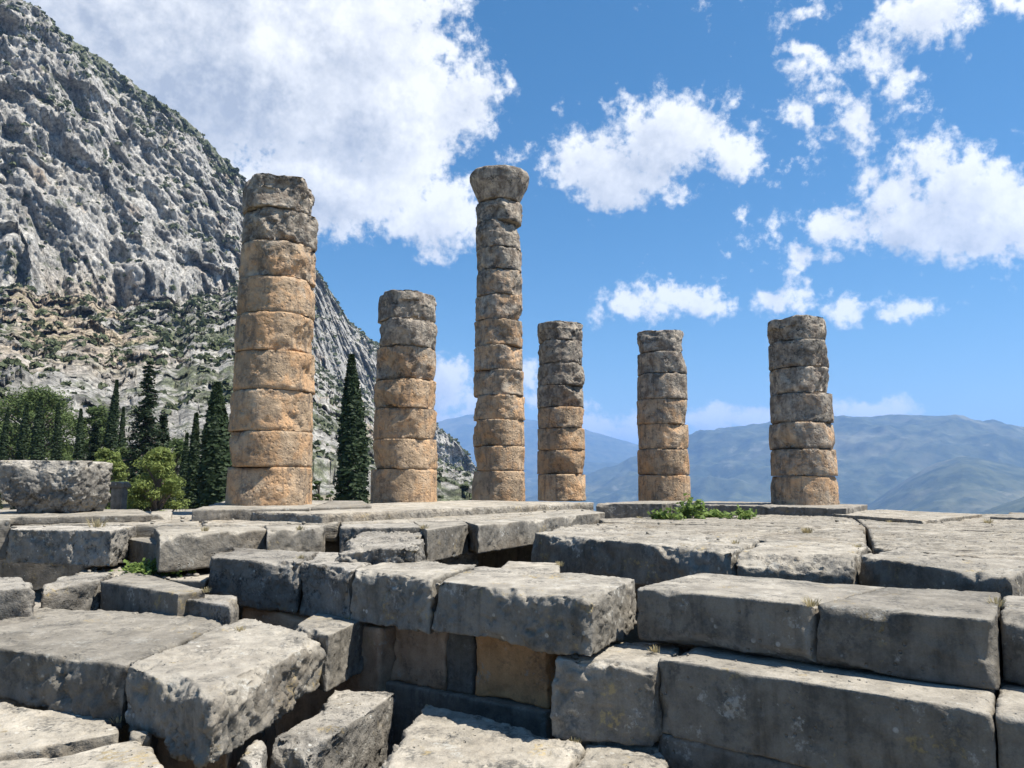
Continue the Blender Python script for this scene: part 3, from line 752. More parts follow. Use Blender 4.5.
# ----------------------------------------------------------------------------
# the six columns
def drum_mesh(cx, cy, z0, z1, r0, r1, seed, erode=0.02, edge=0.05, spalls=3, spall=0.08, low=-0.5, nth=128):
    rs = np.random.default_rng(seed); off = rs.uniform(0, 300, 3)
    h = z1 - z0; nz = max(10, int(h / 0.045))
    th = np.linspace(0, 2 * np.pi, nth, endpoint=False)
    prof = []                                             # (radius factor, height) from bottom centre to top centre
    caps = [0.0, 0.35, 0.65, 0.85, 0.95]
    rows = [(c, 0.0) for c in caps] + [(1.0, k / nz) for k in range(nz + 1)] + [(c, 1.0) for c in caps[::-1]]
    rows = np.array(rows)
    R = (r0 + (r1 - r0) * rows[:, 1]) * rows[:, 0]
    Z = z0 + rows[:, 1] * h
    T, RR = np.meshgrid(th, R); _, ZZ = np.meshgrid(th, Z); _, SIDE = np.meshgrid(th, (rows[:, 0] > 0.99).astype(float))
    X = cx + RR * np.cos(T); Y = cy + RR * np.sin(T)
    p = np.stack([X.ravel(), Y.ravel(), ZZ.ravel()], 1)
    side = SIDE.ravel()
    q = p + off
    rad = np.stack([np.cos(T).ravel(), np.sin(T).ravel(), np.zeros(T.size)], 1)
    # worn arrises
    dz = np.minimum(p[:, 2] - z0, z1 - p[:, 2])
    e = edge * np.clip(0.40 + 2.4 * fbm(q * 1.5, 3) + 1.0 * fbm(q * 6, 3), 0.02, 4.0)
    k = np.clip(1 - dz / np.maximum(e, 1e-3), 0, 1)
    inn = e * (1 - np.sqrt(np.maximum(0, 1 - k * k)))
    qw = q + 0.10 * np.stack([fbm(q * 2.5, 2), fbm(q * 2.5 + 7, 2), fbm(q * 2.5 + 19, 2)], 1)
    brk = smooth(-0.15, 0.2, fbm(q * 0.8 + 71, 3))
    hh = 0.7 * fbm(q * 1.1, 3) + 0.6 * (ridged(q * np.array([1.8, 1.8, 2.6]), 5) - 0.55) + 0.4 * fbm(q * 9, 3)
    hh = hh + brk * (0.7 * cells(qw * 1.6) + 0.75 * cells(qw * 3.6 + 3) + 0.35 * cells(qw * 9 + 5))
    hh = hh - 4.0 * np.maximum(0, fbm(q * 3.5 + 31, 3) - 0.25)
    p = p - rad * (inn * side)[:, None] + rad * (erode * hh * np.clip(RR.ravel() / max(r0, 1e-3), 0, 1))[:, None]
    for _ in range(spalls):
        a = rs.uniform(math.radians(-190), math.radians(10))      # mostly the faces one can see
        nn = np.array([math.cos(a), math.sin(a), rs.uniform(low, 0.5)]); nn /= np.linalg.norm(nn)
        zc = z0 + (z1 - z0) * rs.uniform(0.25, 1.05)
        pt = np.array([cx, cy, zc]) + nn * (r0 - spall * rs.uniform(0.2, 1.1))
        s = (p - pt) @ nn + 0.5 * spall * fbm(q * 3, 3) + 0.25 * spall * cells(q * 5.0)
        g = np.exp(-(np.linalg.norm(p - pt, axis=1) / rs.uniform(0.4, 0.9)) ** 4)
        p = p - (np.maximum(0, s) * g)[:, None] * nn
    n = len(rows)
    i, j = np.meshgrid(np.arange(n - 1), np.arange(nth), indexing='ij')
    j2 = (j + 1) % nth
    f = np.stack([(i * nth + j).ravel(), (i * nth + j2).ravel(), ((i + 1) * nth + j2).ravel(), ((i + 1) * nth + j).ravel()], 1)
    return p, f

def z_at(py, Y):
    r = ray(512, py); return r[2] / r[1] * Y + EYE

GC = 'ruined temple columns'
def column(label, px0, px1, depth, seams, w0, w1, wear, erode, capital=False, dark=0.0, seed=0, spall=0.09):
    """px0, px1: axis at base and top; seams: pixel rows of the drum joints from the base up; w0, w1: radii in pixels"""
    base = PD(px0, seams[0] - 4, depth)
    cx, cy = base[0], base[1]
    zb = z_at(seams[0], cy - 0.85)
    zs = [zb] + [z_at(s, cy - 0.6) for s in seams[1:]]
    R0 = w0 / F * cy; R1 = w1 / F * cy * (1.03 if not capital else 1.05)
    top = z_at(seams[-1], cy)
    root = empty('stone_column', (cx, cy, zb))
    tag(root, label, 'column', GC)
    rs = np.random.default_rng(seed)
    nd = len(seams) - 1
    for k in range(nd):
        t0 = (zs[k] - zb) / (top - zb); t1 = (zs[k + 1] - zb) / (top - zb)
        ra, rb = R0 + (R1 - R0) * t0, R0 + (R1 - R0) * t1
        g = wear[k]
        last = k == nd - 1
        if capital and last:
            v, f = drum_mesh(cx, cy, zs[k] + .004, zs[k + 1], 1, 1, seed * 31 + k, 0.0, 0.0, 0)
            # rebuild as an echinus flaring out to a worn abacus
            hgt = zs[k + 1] - zs[k]; zz = (v[:, 2] - zs[k]) / hgt
            rr = np.hypot(v[:, 0] - cx, v[:, 1] - cy)
            flare = np.interp(zz, [0, .06, .3, .6, .82, .9, 1.0], [ra * 0.92, ra * 0.95, ra * 1.10, ra * 1.30, ra * 1.37, ra * 1.38, ra * 1.33])
            q = v * 1.0 + seed
            wob = 1 + 0.05 * fbm(q * 1.3, 3) + 0.03 * fbm(q * 5, 3)
            sc_ = rr * flare * wob / np.maximum(rr, 1e-6)
            v[:, 0] = cx + (v[:, 0] - cx) * flare * wob; v[:, 1] = cy + (v[:, 1] - cy) * flare * wob
            v[:, 2] += 0.05 * fbm(q * 2.1 + 9, 3) * (zz > .9) - 0.10 * (zz > 0.7) * np.maximum(0, (cx - v[:, 0]) / 1.2 - .55)
            name = 'capital'
        else:
            jx, jy = rs.normal(0, 0.006 + 0.012 * g, 2)
            sh = 1.0 + rs.normal(0, 0.004 + 0.008 * g)
            v, f = drum_mesh(cx + jx, cy + jy, zs[k] + .004 - (0.16 if k == 0 else 0), zs[k + 1] - .004, ra * sh, rb * sh, seed * 31 + k,
                             erode * (0.55 + 0.8 * g), 0.045 + 0.06 * g, 4 + int(4 * g), spall * (0.75 + 0.75 * g) * (0.5 if k == 0 else 1), 0.0 if k == 0 else -0.5)
            if last:
                ztop = zs[k + 1]
                up = v[:, 2] > ztop - 0.3
                v[up, 2] += (0.14 * fbm(v[up] * 1.1 + 3, 4) - 0.04)
            name = 'drum'
        o = mesh_object(name, v, f, MATS['column_stone'], root, loc=(cx, cy, zs[k]))
        o['weathering'] = float(np.clip(g + dark, 0, 1.4))
    return root

column('thick tall column before the cliff, orange below and grey at its ragged top', 269, 283, 16.9,
       [505, 467, 431, 390, 351, 313, 277, 242, 208, 174], 41, 35, [.06, .14, .06, .12, .22, .35, .5, .8, .85], .032, seed=3, spall=.12)
column('shorter seven-drum tan column right of the cypress, with a flat broken grey top', 404, 407.5, 21.3,
       [501, 469, 439, 408, 379, 346.5, 319, 289], 32.5, 28, [.05, .2, .2, .35, .55, .8, .95], .032, seed=4)
column('tallest slender column, the only one still carrying a flaring capital', 498.7, 501, 26.1,
       [498, 471, 446, 419.5, 395, 369.5, 345, 319, 294, 269, 247, 220, 198, 169.5], 26.6, 21, [.12, .14, .3, .35, .5, .5, .5, .6, .6, .75, .9, .85, 1.0], .032, True, seed=5)
column('slim column of eight drums with a dark bulging top, right beside the tallest column', 561.5, 560.5, 29.4,
       [497, 474, 450, 428, 407, 385, 363, 340, 320], 24, 22, [.12, .14, .35, .45, .8, .9, 1.0, 1.05], .032, seed=6, spall=.08)
column('brown-grey cylindrical column with a level top, standing behind the weeds', 664.5, 663.5, 27.1,
       [500, 475, 449, 424, 399, 373, 352, 329], 25.7, 23.6, [.32, .42, .45, .5, .7, .9, 1.0], .018, dark=.0, seed=7, spall=.05)
column('rightmost column, broad and grey with an orange sunlit flank', 805, 800.5, 21.6,
       [504, 476, 449, 422, 393, 367, 340, 314], 32, 26.8, [.38, .5, .55, .7, .85, .95, 1.05], .021, dark=.03, seed=8, spall=.06)

# small stones lying on the platform and in the joints (countless)
rs = np.random.default_rng(21)
GV, GF, gk = [], [], 0
def pebbles(poly, z, n, lo, hi):
    global gk
    pts = [P(x, y, z) for x, y in poly]
    for _ in range(n):
        s, t = rs.random(), rs.random()
        c = (pts[0] * (1 - s) + pts[1] * s) * (1 - t) + (pts[3] * (1 - s) + pts[2] * s) * t
        r = lo + (hi - lo) * rs.random() ** 3
        v, f = surface_lattice(3, 3, 3)
        d = v - 0.5; d = d / np.linalg.norm(d, axis=1)[:, None]
        d = d * (1 + 0.35 * fbm(d * 1.3 + rs.uniform(0, 99), 2))[:, None] * rs.uniform(.6, 1.3, 3) * [1, 1, .65]
        GV.append(c + d * r + [0, 0, r * .25]); GF.append(f + gk); gk += len(v)
pebbles([(10, 528), (325, 525), (330, 512), (20, 514)], zL + .02, 70, .012, .05)
pebbles([(345, 524), (590, 511), (560, 506), (350, 511)], zL + .02, 50, .012, .05)
pebbles([(560, 530), (1000, 565), (1000, 516), (610, 520)], zR + .01, 70, .008, .035)
pebbles([(660, 655), (930, 694), (940, 686), (660, 650)], zC + .0, 40, .005, .02)
pebbles([(80, 577), (200, 580), (205, 566), (100, 563)], -1.355, 60, .012, .05)
tag(mesh_object('gravel', np.concatenate(GV), np.concatenate(GF), MATS['pale_stone'], attrs={'sunlit_pale': np.full(gk, .7)}), kind='stuff')  # pebbles painted with the same paleness as the sunlit tops
# ----------------------------------------------------------------------------
# the ground: one sheet round the temple, out to the valley and the horizon
def grid_faces(n, m, wrap=False):
    i, j = np.meshgrid(np.arange(n - 1), np.arange(m if wrap else m - 1), indexing='ij')
    j2 = (j + 1) % m
    return np.stack([(i * m + j).ravel(), (i * m + j2).ravel(), ((i + 1) * m + j2).ravel(), ((i + 1) * m + j).ravel()], 1)

def ground_z(x, y):
    r = np.hypot(x, y)
    az = np.degrees(np.arctan2(x, y))
    level = 0.0 * x
    valley = -EYE * 0 - 430 * smooth(45, 1900, r) - 12 * smooth(30, 110, r)
    west = smooth(-1.0, -8.0, az) * smooth(-150, -120, az)      # towards the mountain the ground stays level
    z = valley * (1 - west) + west * (0.012 * np.maximum(0, r - 60) + 0.0)
    p = np.stack([x, y, 0 * x], 1)
    z = z + 0.12 * fbm(p * 0.35, 4) + 25 * smooth(300, 2500, r) * fbm(p * 0.0009, 5) * (1 - west)
    return z
rr = np.concatenate([np.linspace(0.01, 30, 60), np.geomspace(30.6, 36000, 150)])
tt = np.linspace(0, 2 * np.pi, 240, endpoint=False)
T, R = np.meshgrid(tt, rr)
gx, gy = (R * np.sin(T)).ravel(), (R * np.cos(T)).ravel()
gv = np.stack([gx, gy, ground_z(gx, gy)], 1)
tag(mesh_object('ground', gv, grid_faces(len(rr), len(tt), True)[:, ::-1], MATS['dry_earth']), kind='structure')

# ----------------------------------------------------------------------------
# the limestone mountain on the left
pxk = np.array([-900, -500, -250, -100, 0, 28, 75, 130, 180, 225, 247, 282, 318, 345, 378, 410, 440, 456, 468, 480, 496, 520])
pyk = np.array([-20, -120, -150, -75, -22, 2, 33, 76, 112, 160, 188, 232, 276, 318, 346, 388, 430, 441, 455, 474, 490, 500])
azk = np.arctan2(pxk - 512.0, F)
tanel = (480.0 - pyk) / np.hypot(F, pxk - 512.0)
nA, nT = 900, 420
az = np.linspace(azk[0], azk[-1], nA)
te = np.interp(az, azk, tanel)
pxa = 512 + F * np.tan(az)
r_top = np.interp(pxa, [-900, 0, 180, 300, 440, 520], [620, 640, 700, 820, 1000, 1050])
z_top = te * r_top
foot_py = np.interp(pxa, [-900, 0, 90, 240, 330, 440, 520], [262, 282, 292, 300, 372, 462, 500])
_f = np.stack([pxa / 55.0, np.full(nA, 3.3), np.full(nA, 7.7)], 1)
foot_py = foot_py + 34 * fbm(_f, 4) * np.interp(pxa, [-900, 300, 440, 520], [1, 1, .35, .1])
r_foot = r_top * np.interp(pxa, [-900, 0, 240, 340, 440, 520], [0.70, 0.70, 0.74, 0.84, 0.93, 0.97])
z_foot = (480 - foot_py) / np.hypot(F, pxa - 512) * r_foot
r0 = np.full(nA, 105.0); z0 = np.full(nA, -3.4)
tpar = np.linspace(0, 1, nT)
TT, AA = np.meshgrid(tpar, az)          # [az, t]
def prof(k):
    """piecewise profile: slope of scree and ledges, cliff, rounded top, far side"""
    ks = np.array([0.0, 0.40, 0.44, 0.80, 0.86, 1.0])
    rs = np.stack([r0, r_foot, r_foot * 1.012, r_top * 0.955, r_top, r_top * 1.7], 1)[k]
    zs = np.stack([z0, z_foot, z_foot + 0.09 * (z_top - z_foot), z_top - 0.14 * (z_top - z_foot), z_top, z_top * 0.55 - 30], 1)[k]
    return np.interp(tpar, ks, rs), np.interp(tpar, ks, zs)
RR = np.zeros_like(TT); ZZ = np.zeros_like(TT)
for k in range(nA): RR[k], ZZ[k] = prof(k)
X = (RR * np.sin(AA)).ravel(); Y = (RR * np.cos(AA)).ravel(); Z = ZZ.ravel()
p = np.stack([X, Y, Z], 1)
t = TT.ravel()
cliff = smooth(0.40, 0.47, t) * (1 - smooth(0.80, 0.90, t))
low = 1 - smooth(0.36, 0.45, t)
s3 = np.array([1, 1, 0.45])
big = fbm(p * s3 / 95.0, 4) * 34
butt = (ridged(p * np.array([1, 1, 0.22]) / 42.0 + 5, 4) - 0.5) * 30
mid = (ridged(p * np.array([1, 1, 0.6]) / 17.0 + 50, 5) - 0.5) * 4.5
fine = (ridged(p * np.array([1, 1, 0.8]) / 7.0 + 90, 4) - 0.5) * 2.6
qw = p + 6 * np.stack([fbm(p / 20, 2), fbm(p / 20 + 7, 2), fbm(p / 20 + 19, 2)], 1)
fac = cells(qw * np.array([1, 1, 0.3]) / 30.0, 0.6) * 8.0 + cells(qw * np.array([1, 1, 0.3]) / 11.0 + 4, 0.8) * 2.2 + cells(qw * np.array([1, 1, 0.5]) / 4.0 + 8) * 1.25
band = (ridged(p * np.array([1, 1, 0.07]) / 15.0 + 70, 4) - 0.5) * 7.0 * smooth(-0.2, 0.15, fbm(p / 120 + 44, 3))
ledge = fbm(p * np.array([0.25, 0.25, 1.0]) / 14.0 + 20, 3) * 9
gully = ridged(p * np.array([1, 1, 0.12]) / 60.0 + 33, 3)
scale = np.interp(RR.ravel(), [100, 180, 420], [0.25, 0.6, 1.0])
disp = (big * (0.45 + 0.55 * cliff) + butt * (0.55 + 0.1 * cliff) + mid * (0.55 + 0.45 * cliff) + fine + band * (0.2 + 0.8 * cliff) + fac * (1.9 - 0.9 * cliff) + ledge * (0.3 + 0.7 * cliff) + low * (7 * (ridged(p * np.array([1, 1, 0.35]) / 26.0 + 61, 4) - 0.5) + 4.5 * cells(qw * np.array([1, 1, 0.5]) / 13.0 + 31))) * scale
disp = disp * (1 - 0.75 * smooth(0.83, 0.86, t))
hx, hy = np.sin(AA).ravel(), np.cos(AA).ravel()
p[:, 0] += hx * disp; p[:, 1] += hy * disp
p[:, 2] += (0.8 * mid + 0.8 * fine + 0.6 * fac) * low * scale * 0.9 + (0.45 * mid + 0.9 * fine) * smooth(0.78, 0.86, t)
p[:, 2] += EYE * (t > 0.02)
P0 = np.stack([X, Y, Z], 1)
pxp = 512 + F * np.tan(AA).ravel()
sn = fbm(P0 / 55.0 + 200, 4)
pyp = 480 - Z / np.maximum(RR.ravel(), 1) * np.hypot(F, pxp - 512)
scree = smooth(-0.10, 0.14, sn + 0.16 * smooth(0.30, 0.38, t) + 0.50 * np.exp(-((pxp - 45) / 62) ** 2) * smooth(0.18, 0.3, t) - 0.20 - 0.12 * smooth(100, 220, pxp)) * low * smooth(0.05, 0.2, t)
green = np.clip(low * 0.42 * smooth(0.0, 0.25, fbm(P0 / 70 + 80, 4)) + 0.30 * smooth(0.55, 0.8, t) * smooth(-0.05, 0.2, fbm(P0 / 45 + 30, 4)) + 0.50 * smooth(0.79, 0.86, t) + 0.35 * (1 - cliff) * smooth(0.45, 0.5, t)
                + 0.35 * smooth(0.13, 0.02, t) - 0.15 * scree + low * 0.45 * smooth(0.35, 0.75, gully) * smooth(0.1, 0.2, t) + 0.20 * smooth(0.05, 0.3, ledge / 9), -0.3, 1.0)
mt = mesh_object('mountain', p, grid_faces(nA, nT)[:, ::-1], MATS['mountain_rock'], smooth_shade=False, attrs={'scree': scree, 'green': green})
tag(mt, kind='structure')

# scrub scattered over ledges, scree and the skyline (countless)
def quads_from(cent, nrm, size, asp, rs, roll=None):
    """leaf-like quads at `cent` with normals, half-lengths `size`"""
    n = len(cent)
    a = rs.normal(size=(n, 3)) if roll is None else roll
    u = np.cross(nrm, a); u /= np.linalg.norm(u, axis=1)[:, None] + 1e-9
    w = np.cross(u, nrm); w /= np.linalg.norm(w, axis=1)[:, None] + 1e-9
    s = size[:, None]
    v = np.stack([cent - u * s * asp - w * s * 0.3, cent - w * s, cent + u * s * asp - w * s * 0.1, cent + w * s], 1)
    return v.reshape(-1, 3), np.arange(4 * n).reshape(n, 4)
rs = np.random.default_rng(3)
dens = (0.30 * smooth(-0.05, 0.25, fbm(P0 / 40 + 180, 4)) * (0.35 + 0.65 * smooth(0.5, 0.75, t)) + 0.04 + 0.26 * low * smooth(0.05, 0.28, fbm(P0 / 45 + 80, 5)) + 0.45 * low * smooth(0.45, 0.75, gully) + 0.04 * low + 0.30 * smooth(0.78, 0.85, t) * (1 - smooth(0.86, 0.88, t)) + 0.30 * smooth(0.25, 0.45, ledge / 9) * cliff)
dens *= (t < 0.87) * (t > 0.01) * (pxp > -500) * smooth(100, 130, RR.ravel()) * (1 - 0.6 * scree)
pick = rs.choice(len(p), 9500, p=dens / dens.sum())
bsz = (0.5 + 2.4 * rs.random(len(pick)) ** 2.2) * np.interp(RR.ravel()[pick], [110, 400, 900], [0.35, 0.85, 1.25])
nb = 15
bn = rs.normal(size=(len(pick), nb, 3)); bn[:, :, 2] = np.abs(bn[:, :, 2]) + 0.1
bn /= np.linalg.norm(bn, axis=2)[:, :, None]
cent = p[pick][:, None, :] + bn * (bsz[:, None, None] * np.array([1.0, 1.0, 0.8])) * rs.uniform(0.5, 1.0, (len(pick), nb, 1))
v, f = quads_from(cent.reshape(-1, 3), (bn + 0.5 * rs.normal(size=bn.shape)).reshape(-1, 3), np.repeat(bsz * 0.62, nb), 0.8, rs)
tag(mesh_object('scrub', v, f, MATS['scrub_leaf']), kind='stuff')

# ----------------------------------------------------------------------------
# far hills across the valley
def hill(px, py, dist, base_dist, base_z, rough, seed, back=1.35):
    px = np.array(px, float); py = np.array(py, float)
    azk = np.arctan2(px - 512, F); tk = (480 - py) / np.hypot(F, px - 512)
    n, m = 420, 130
    a = np.linspace(azk[0], azk[-1], n)
    h = np.interp(a, azk, tk) * dist
    ks = np.linspace(0, 1, m)
    A, K = np.meshgrid(a, ks, indexing='ij')
    H = np.repeat(h[:, None], m, 1)
    r = np.interp(K, [0, 0.8, 1], [base_dist, dist, dist * back])
    s = np.clip(K / 0.8, 0, 1)
    z = np.where(K <= 0.8, base_z + (H - base_z) * (0.35 * s + 0.65 * s * s * (3 - 2 * s)), H - (K - 0.8) / 0.2 * (H - base_z) * 0.9)
    x, y = (r * np.sin(A)).ravel(), (r * np.cos(A)).ravel()
    p = np.stack([x, y, z.ravel()], 1)
    q = p / dist + seed
    fade = 1 - 0.8 * smooth(0.7, 0.8, K.ravel()) * (1 - smooth(0.82, 0.9, K.ravel()))
    dz = (ridged(q * np.array([6, 6, 4]), 5) - 0.5) * rough * 0.7 * fade + rough * 0.10 * fbm(q * 60, 4)
    p[:, 2] += dz + EYE
    tag(mesh_object('hills', p, grid_faces(n, m)[:, ::-1], MATS['hill_scrub']), kind='structure')
hill([250, 380, 420, 442, 470, 497, 525, 560, 584, 611, 639, 680, 760, 900, 1100], [455, 437, 426, 421, 415, 414, 419, 424, 430, 438, 446, 455, 462, 466, 470], 15000, 11000, -420, 260, 1.3)
hill([430, 520, 584, 612, 650, 690, 740, 800, 900, 1100], [480, 472, 460, 462, 469, 476, 470, 466, 470, 470], 11500, 8500, -430, 200, 8.1)
hill([520, 575, 610, 640, 665, 690, 700, 730, 770, 832, 860, 900, 916, 957, 975, 995, 1024, 1100, 1300, 1700, 2400], [500, 482, 470, 458, 446, 439, 434, 428, 423, 420, 417.5, 415, 416, 418, 423, 421, 427, 434, 430, 415, 400], 9000, 5200, -420, 330, 3.7)
hill([760, 830, 860, 890, 910, 935, 959, 975, 991, 1024, 1080, 1200, 1500, 2200], [545, 522, 506, 487, 474, 462, 455, 457, 461, 468, 474, 468, 462, 450], 6200, 3600, -400, 100, 5.2)
hill([900, 960, 985, 1024, 1080, 1160, 1400, 2000], [545, 519, 508, 494, 480, 470, 464, 465], 4200, 2300, -330, 45, 9.9)

# ----------------------------------------------------------------------------
# trees
def trunk_mesh(path, radii, nseg=10):
    V, Fc = [], []
    path = np.array(path, float)
    for i, (c, r) in enumerate(zip(path, radii)):
        a = np.linspace(0, 2 * np.pi, nseg, endpoint=False)
        V.append(np.stack([c[0] + r * np.cos(a), c[1] + r * np.sin(a), np.full(nseg, c[2])], 1))
    V = np.concatenate(V)
    return V, grid_faces(len(path), nseg, True)

def join(parts):
    V, Fc, k = [], [], 0
    for v, f in parts:
        V.append(v); Fc.append(f + k); k += len(v)
    return np.concatenate(V), np.concatenate(Fc)

def limb(a, b, r0, r1, n=5, sag=0.0):
    a, b = np.array(a, float), np.array(b, float)
    pts = [a + (b - a) * s + np.array([0, 0, -sag * math.sin(math.pi * s)]) for s in np.linspace(0, 1, n)]
    rad = np.linspace(r0, r1, n)
    V = []
    d = (b - a) / np.linalg.norm(b - a)
    u = np.cross(d, [0.3, 0.2, 1.0]); u /= np.linalg.norm(u); w = np.cross(d, u)
    for c, r in zip(pts, rad):
        th = np.linspace(0, 2 * np.pi, 6, endpoint=False)
        V.append(c + r * (np.cos(th)[:, None] * u + np.sin(th)[:, None] * w))
    return np.concatenate(V), grid_faces(n, 6, True)

def tree_root(name, x, y, label, cat, group):
    z = float(ground_z(np.array([x]), np.array([y]))[0])
    o = empty(name, (x, y, z)); tag(o, label, cat, group)
    return o, z

def cypress(px, top_py, wpx, dist, label, n=5200, seed=0, group='slender cypresses'):
    base = PD(px, 480, dist); x, y = base[0], base[1]
    o, z = tree_root('cypress_tree', x, y, label, 'tree', group)
    H = z_at(top_py, y) - z; R = wpx / 2 / F * y
    rs = np.random.default_rng(seed)
    v, f = trunk_mesh([(0, 0, -.3), (0.02, 0, H * .1), (0, 0.01, H * .5), (0, 0, H * .9)], [R * .2, R * .16, R * .1, .015])
    mesh_object('trunk', v, f, MATS['bark'], o)
    s = rs.random(n) ** 0.85
    h = 0.03 + 0.97 * s
    pr = np.interp(h, [0, .05, .18, .4, .65, .85, .95, 1.0], [.55, .8, 1.0, .96, .72, .40, .17, .02])
    a = rs.uniform(0, 2 * np.pi, n)
    cl = 1 + 0.30 * fbm(np.stack([np.cos(a) * 1.6, np.sin(a) * 1.6, h * H / R * 0.9], 1) + seed * 7.7, 3)
    rad = R * pr * cl * np.sqrt(rs.uniform(0.25, 1.0, n)) * rs.uniform(0.93, 1.06, n)
    lean = 0.02 * H * np.sin(h * 2.2 + seed)
    c = np.stack([rad * np.cos(a) + lean, rad * np.sin(a), h * H], 1)
    out = np.stack([np.cos(a), np.sin(a), rs.uniform(-.1, .5, n)], 1) + 0.45 * rs.normal(size=(n, 3))
    out /= np.linalg.norm(out, axis=1)[:, None]
    up = np.tile([0, 0, 1.0], (n, 1)) + 0.25 * rs.normal(size=(n, 3))
    sz = rs.uniform(0.6, 1.3, n) * (0.075 + 0.10 * R)
    side = np.cross(up, out); side /= np.linalg.norm(side, axis=1)[:, None]
    v, f = quads_from(c, out, sz, 0.42, rs, roll=side)
    mesh_object('crown', v, f, MATS['cypress_leaf'], o)
    return o

def tufts(centres, rad, n, size, rs, flat=0.7, updir=0.6):
    """sprays of small leaves round each clump centre"""
    k = len(centres)
    d = rs.normal(size=(k, n, 3)); d /= np.linalg.norm(d, axis=2)[:, :, None]
    rr = rs.random((k, n, 1)) ** 0.45
    c = centres[:, None, :] + d * rr * rad[:, None, None] * np.array([1, 1, flat])
    nn = d + np.array([0, 0, updir]) + 0.6 * rs.normal(size=d.shape)
    nn = nn.reshape(-1, 3); nn /= np.linalg.norm(nn, axis=1)[:, None]
    sz = size * rs.uniform(0.6, 1.35, k * n)
    return quads_from(c.reshape(-1, 3), nn, sz, 0.34, rs)

def bushy_tree(name, px, top_py, wpx, dist, label, group, mat, seed, nclump=60, leaf=0.11, per=150, low=0.2, cat='tree'):
    base = PD(px, 480, dist); x, y = base[0], base[1]
    o, z = tree_root(name, x, y, label, cat, group)
    H = z_at(top_py, y) - z; R = wpx / 2 / F * y
    rs = np.random.default_rng(seed)
    cs, rads, limbs = [], [], []
    limbs.append(trunk_mesh([(0, 0, -.3), (.05 * H, 0, H * .3), (.02 * H, .03 * H, H * .6), (0, 0, H * .88)], [.035 * H, .026 * H, .016 * H, .005 * H]))
    for _ in range(nclump):
        hh = low + (0.97 - low) * rs.random() ** 0.8
        w = R * np.interp((hh - low) / (1 - low), [0, .15, .4, .7, .9, 1], [.65, .95, 1.0, .78, .42, .12])
        a = rs.uniform(0, 2 * np.pi); q = w * math.sqrt(rs.uniform(0.15, 1.0)) * 0.9
        c = np.array([q * math.cos(a), q * math.sin(a), hh * H])
        cs.append(c); rads.append(R * rs.uniform(0.17, 0.34))
        if rs.random() < 0.5:
            limbs.append(limb((0.02 * H, 0, max(.1 * H, c[2] - 0.22 * H)), c, .012 * H, .004 * H, sag=-.02 * H))
    v, f = join(limbs); mesh_object('trunk', v, f, MATS['bark'], o)
    v, f = tufts(np.array(cs), np.array(rads), per, leaf, rs, 0.6)
    mesh_object('crown', v, f, MATS[mat], o)
    return o

def fir(px, top_py, wpx, dist, label, seed, group='conifers below the cliff'):
    base = PD(px, 480, dist); x, y = base[0], base[1]
    o, z = tree_root('fir_tree', x, y, label, 'tree', group)
    H = z_at(top_py, y) - z; R = wpx / 2 / F * y
    rs = np.random.default_rng(seed)
    limbs = [trunk_mesh([(0, 0, -.3), (0, 0, H * .5), (0, 0, H * .99)], [.02 * H, .012 * H, .003 * H])]
    C, NN, S = [], [], []
    for hh in np.arange(0.10, 0.985, 0.024):
        for b in range(rs.integers(7, 11)):
            a = rs.uniform(0, 2 * np.pi)
            ln = R * (1.02 - hh) ** 0.9 * rs.uniform(.6, 1.1) + 0.12
            dr = np.array([math.cos(a), math.sin(a), -0.22])
            s_, e_ = np.array([0, 0, hh * H]), np.array([0, 0, hh * H]) + dr * ln
            limbs.append(limb(s_, e_, .008 * H * (1.1 - hh), .002 * H, 3))
            m = int(22 + 50 * ln / R)
            q = rs.random(m) ** .8
            c = s_ + np.outer(q, e_ - s_) + rs.normal(size=(m, 3)) * np.array([.16, .16, .09]) * ln * .9
            C.append(c); NN.append(rs.normal(size=(m, 3)) * .5 + [0, 0, 1]); S.append(rs.uniform(.10, .22, m))
    v, f = join(limbs); mesh_object('trunk', v, f, MATS['bark'], o)
    nn = np.concatenate(NN); nn /= np.linalg.norm(nn, axis=1)[:, None]
    v, f = quads_from(np.concatenate(C), nn, np.concatenate(S), .4, rs)
    mesh_object('crown', v, f, MATS['fir_leaf'], o)

cypress(348.5, 355, 33, 44, 'dark slender cypress standing alone between the first two columns', 9000, 1)
cypress(215.5, 383, 38, 37, 'broad dark cypress directly left of the thick column', 9000, 2)
cypress(195.5, 413, 15, 39, 'thin dark cypress touching the broad one beside the thick column', 4000, 3)
cypress(185, 433, 10, 46, 'thinnest cypress behind the bright green pine, left of the two close cypresses', 2500, 4)
cypress(108.5, 380, 16, 66, 'tall pointed cypress left of the fir, above the yellow-green pine', 4500, 5)
cypress(117, 407, 11, 69, 'short cypress in the shadow of the tall pointed one', 2500, 6)
cypress(75.5, 409, 13, 62, 'slim cypress above the right end of the boulder block, standing apart', 3000, 7)
cypress(54.5, 403, 12, 64, 'slim ragged cypress third from the left edge', 3000, 8)
cypress(37, 397, 17, 60, 'stout dark cypress second from the left edge', 4000, 9)
cypress(22, 404, 14, 61, 'dark cypress with a rounded tip beside the stout one above the boulder block', 3500, 10)
cypress(1, 408, 11, 63, 'cypress cut by the left edge of the picture', 2500, 11)
fir(143, 357, 58, 62, 'tall open fir with drooping branches in front of the cliff', 5)
fir(160, 412, 34, 64, 'smaller fir close on the right of the tall open one', 8)
fir(92, 420, 22, 70, 'small dark fir between the slim cypress and the tall pointed one', 9)
PG = 'pines behind the platform'
bushy_tree('pine_tree', 156, 446, 66, 31, 'bright green bushy pine left of the cypresses by the thick column', PG, 'pine_leaf', 3, 80, 0.075, 190, 0.1)
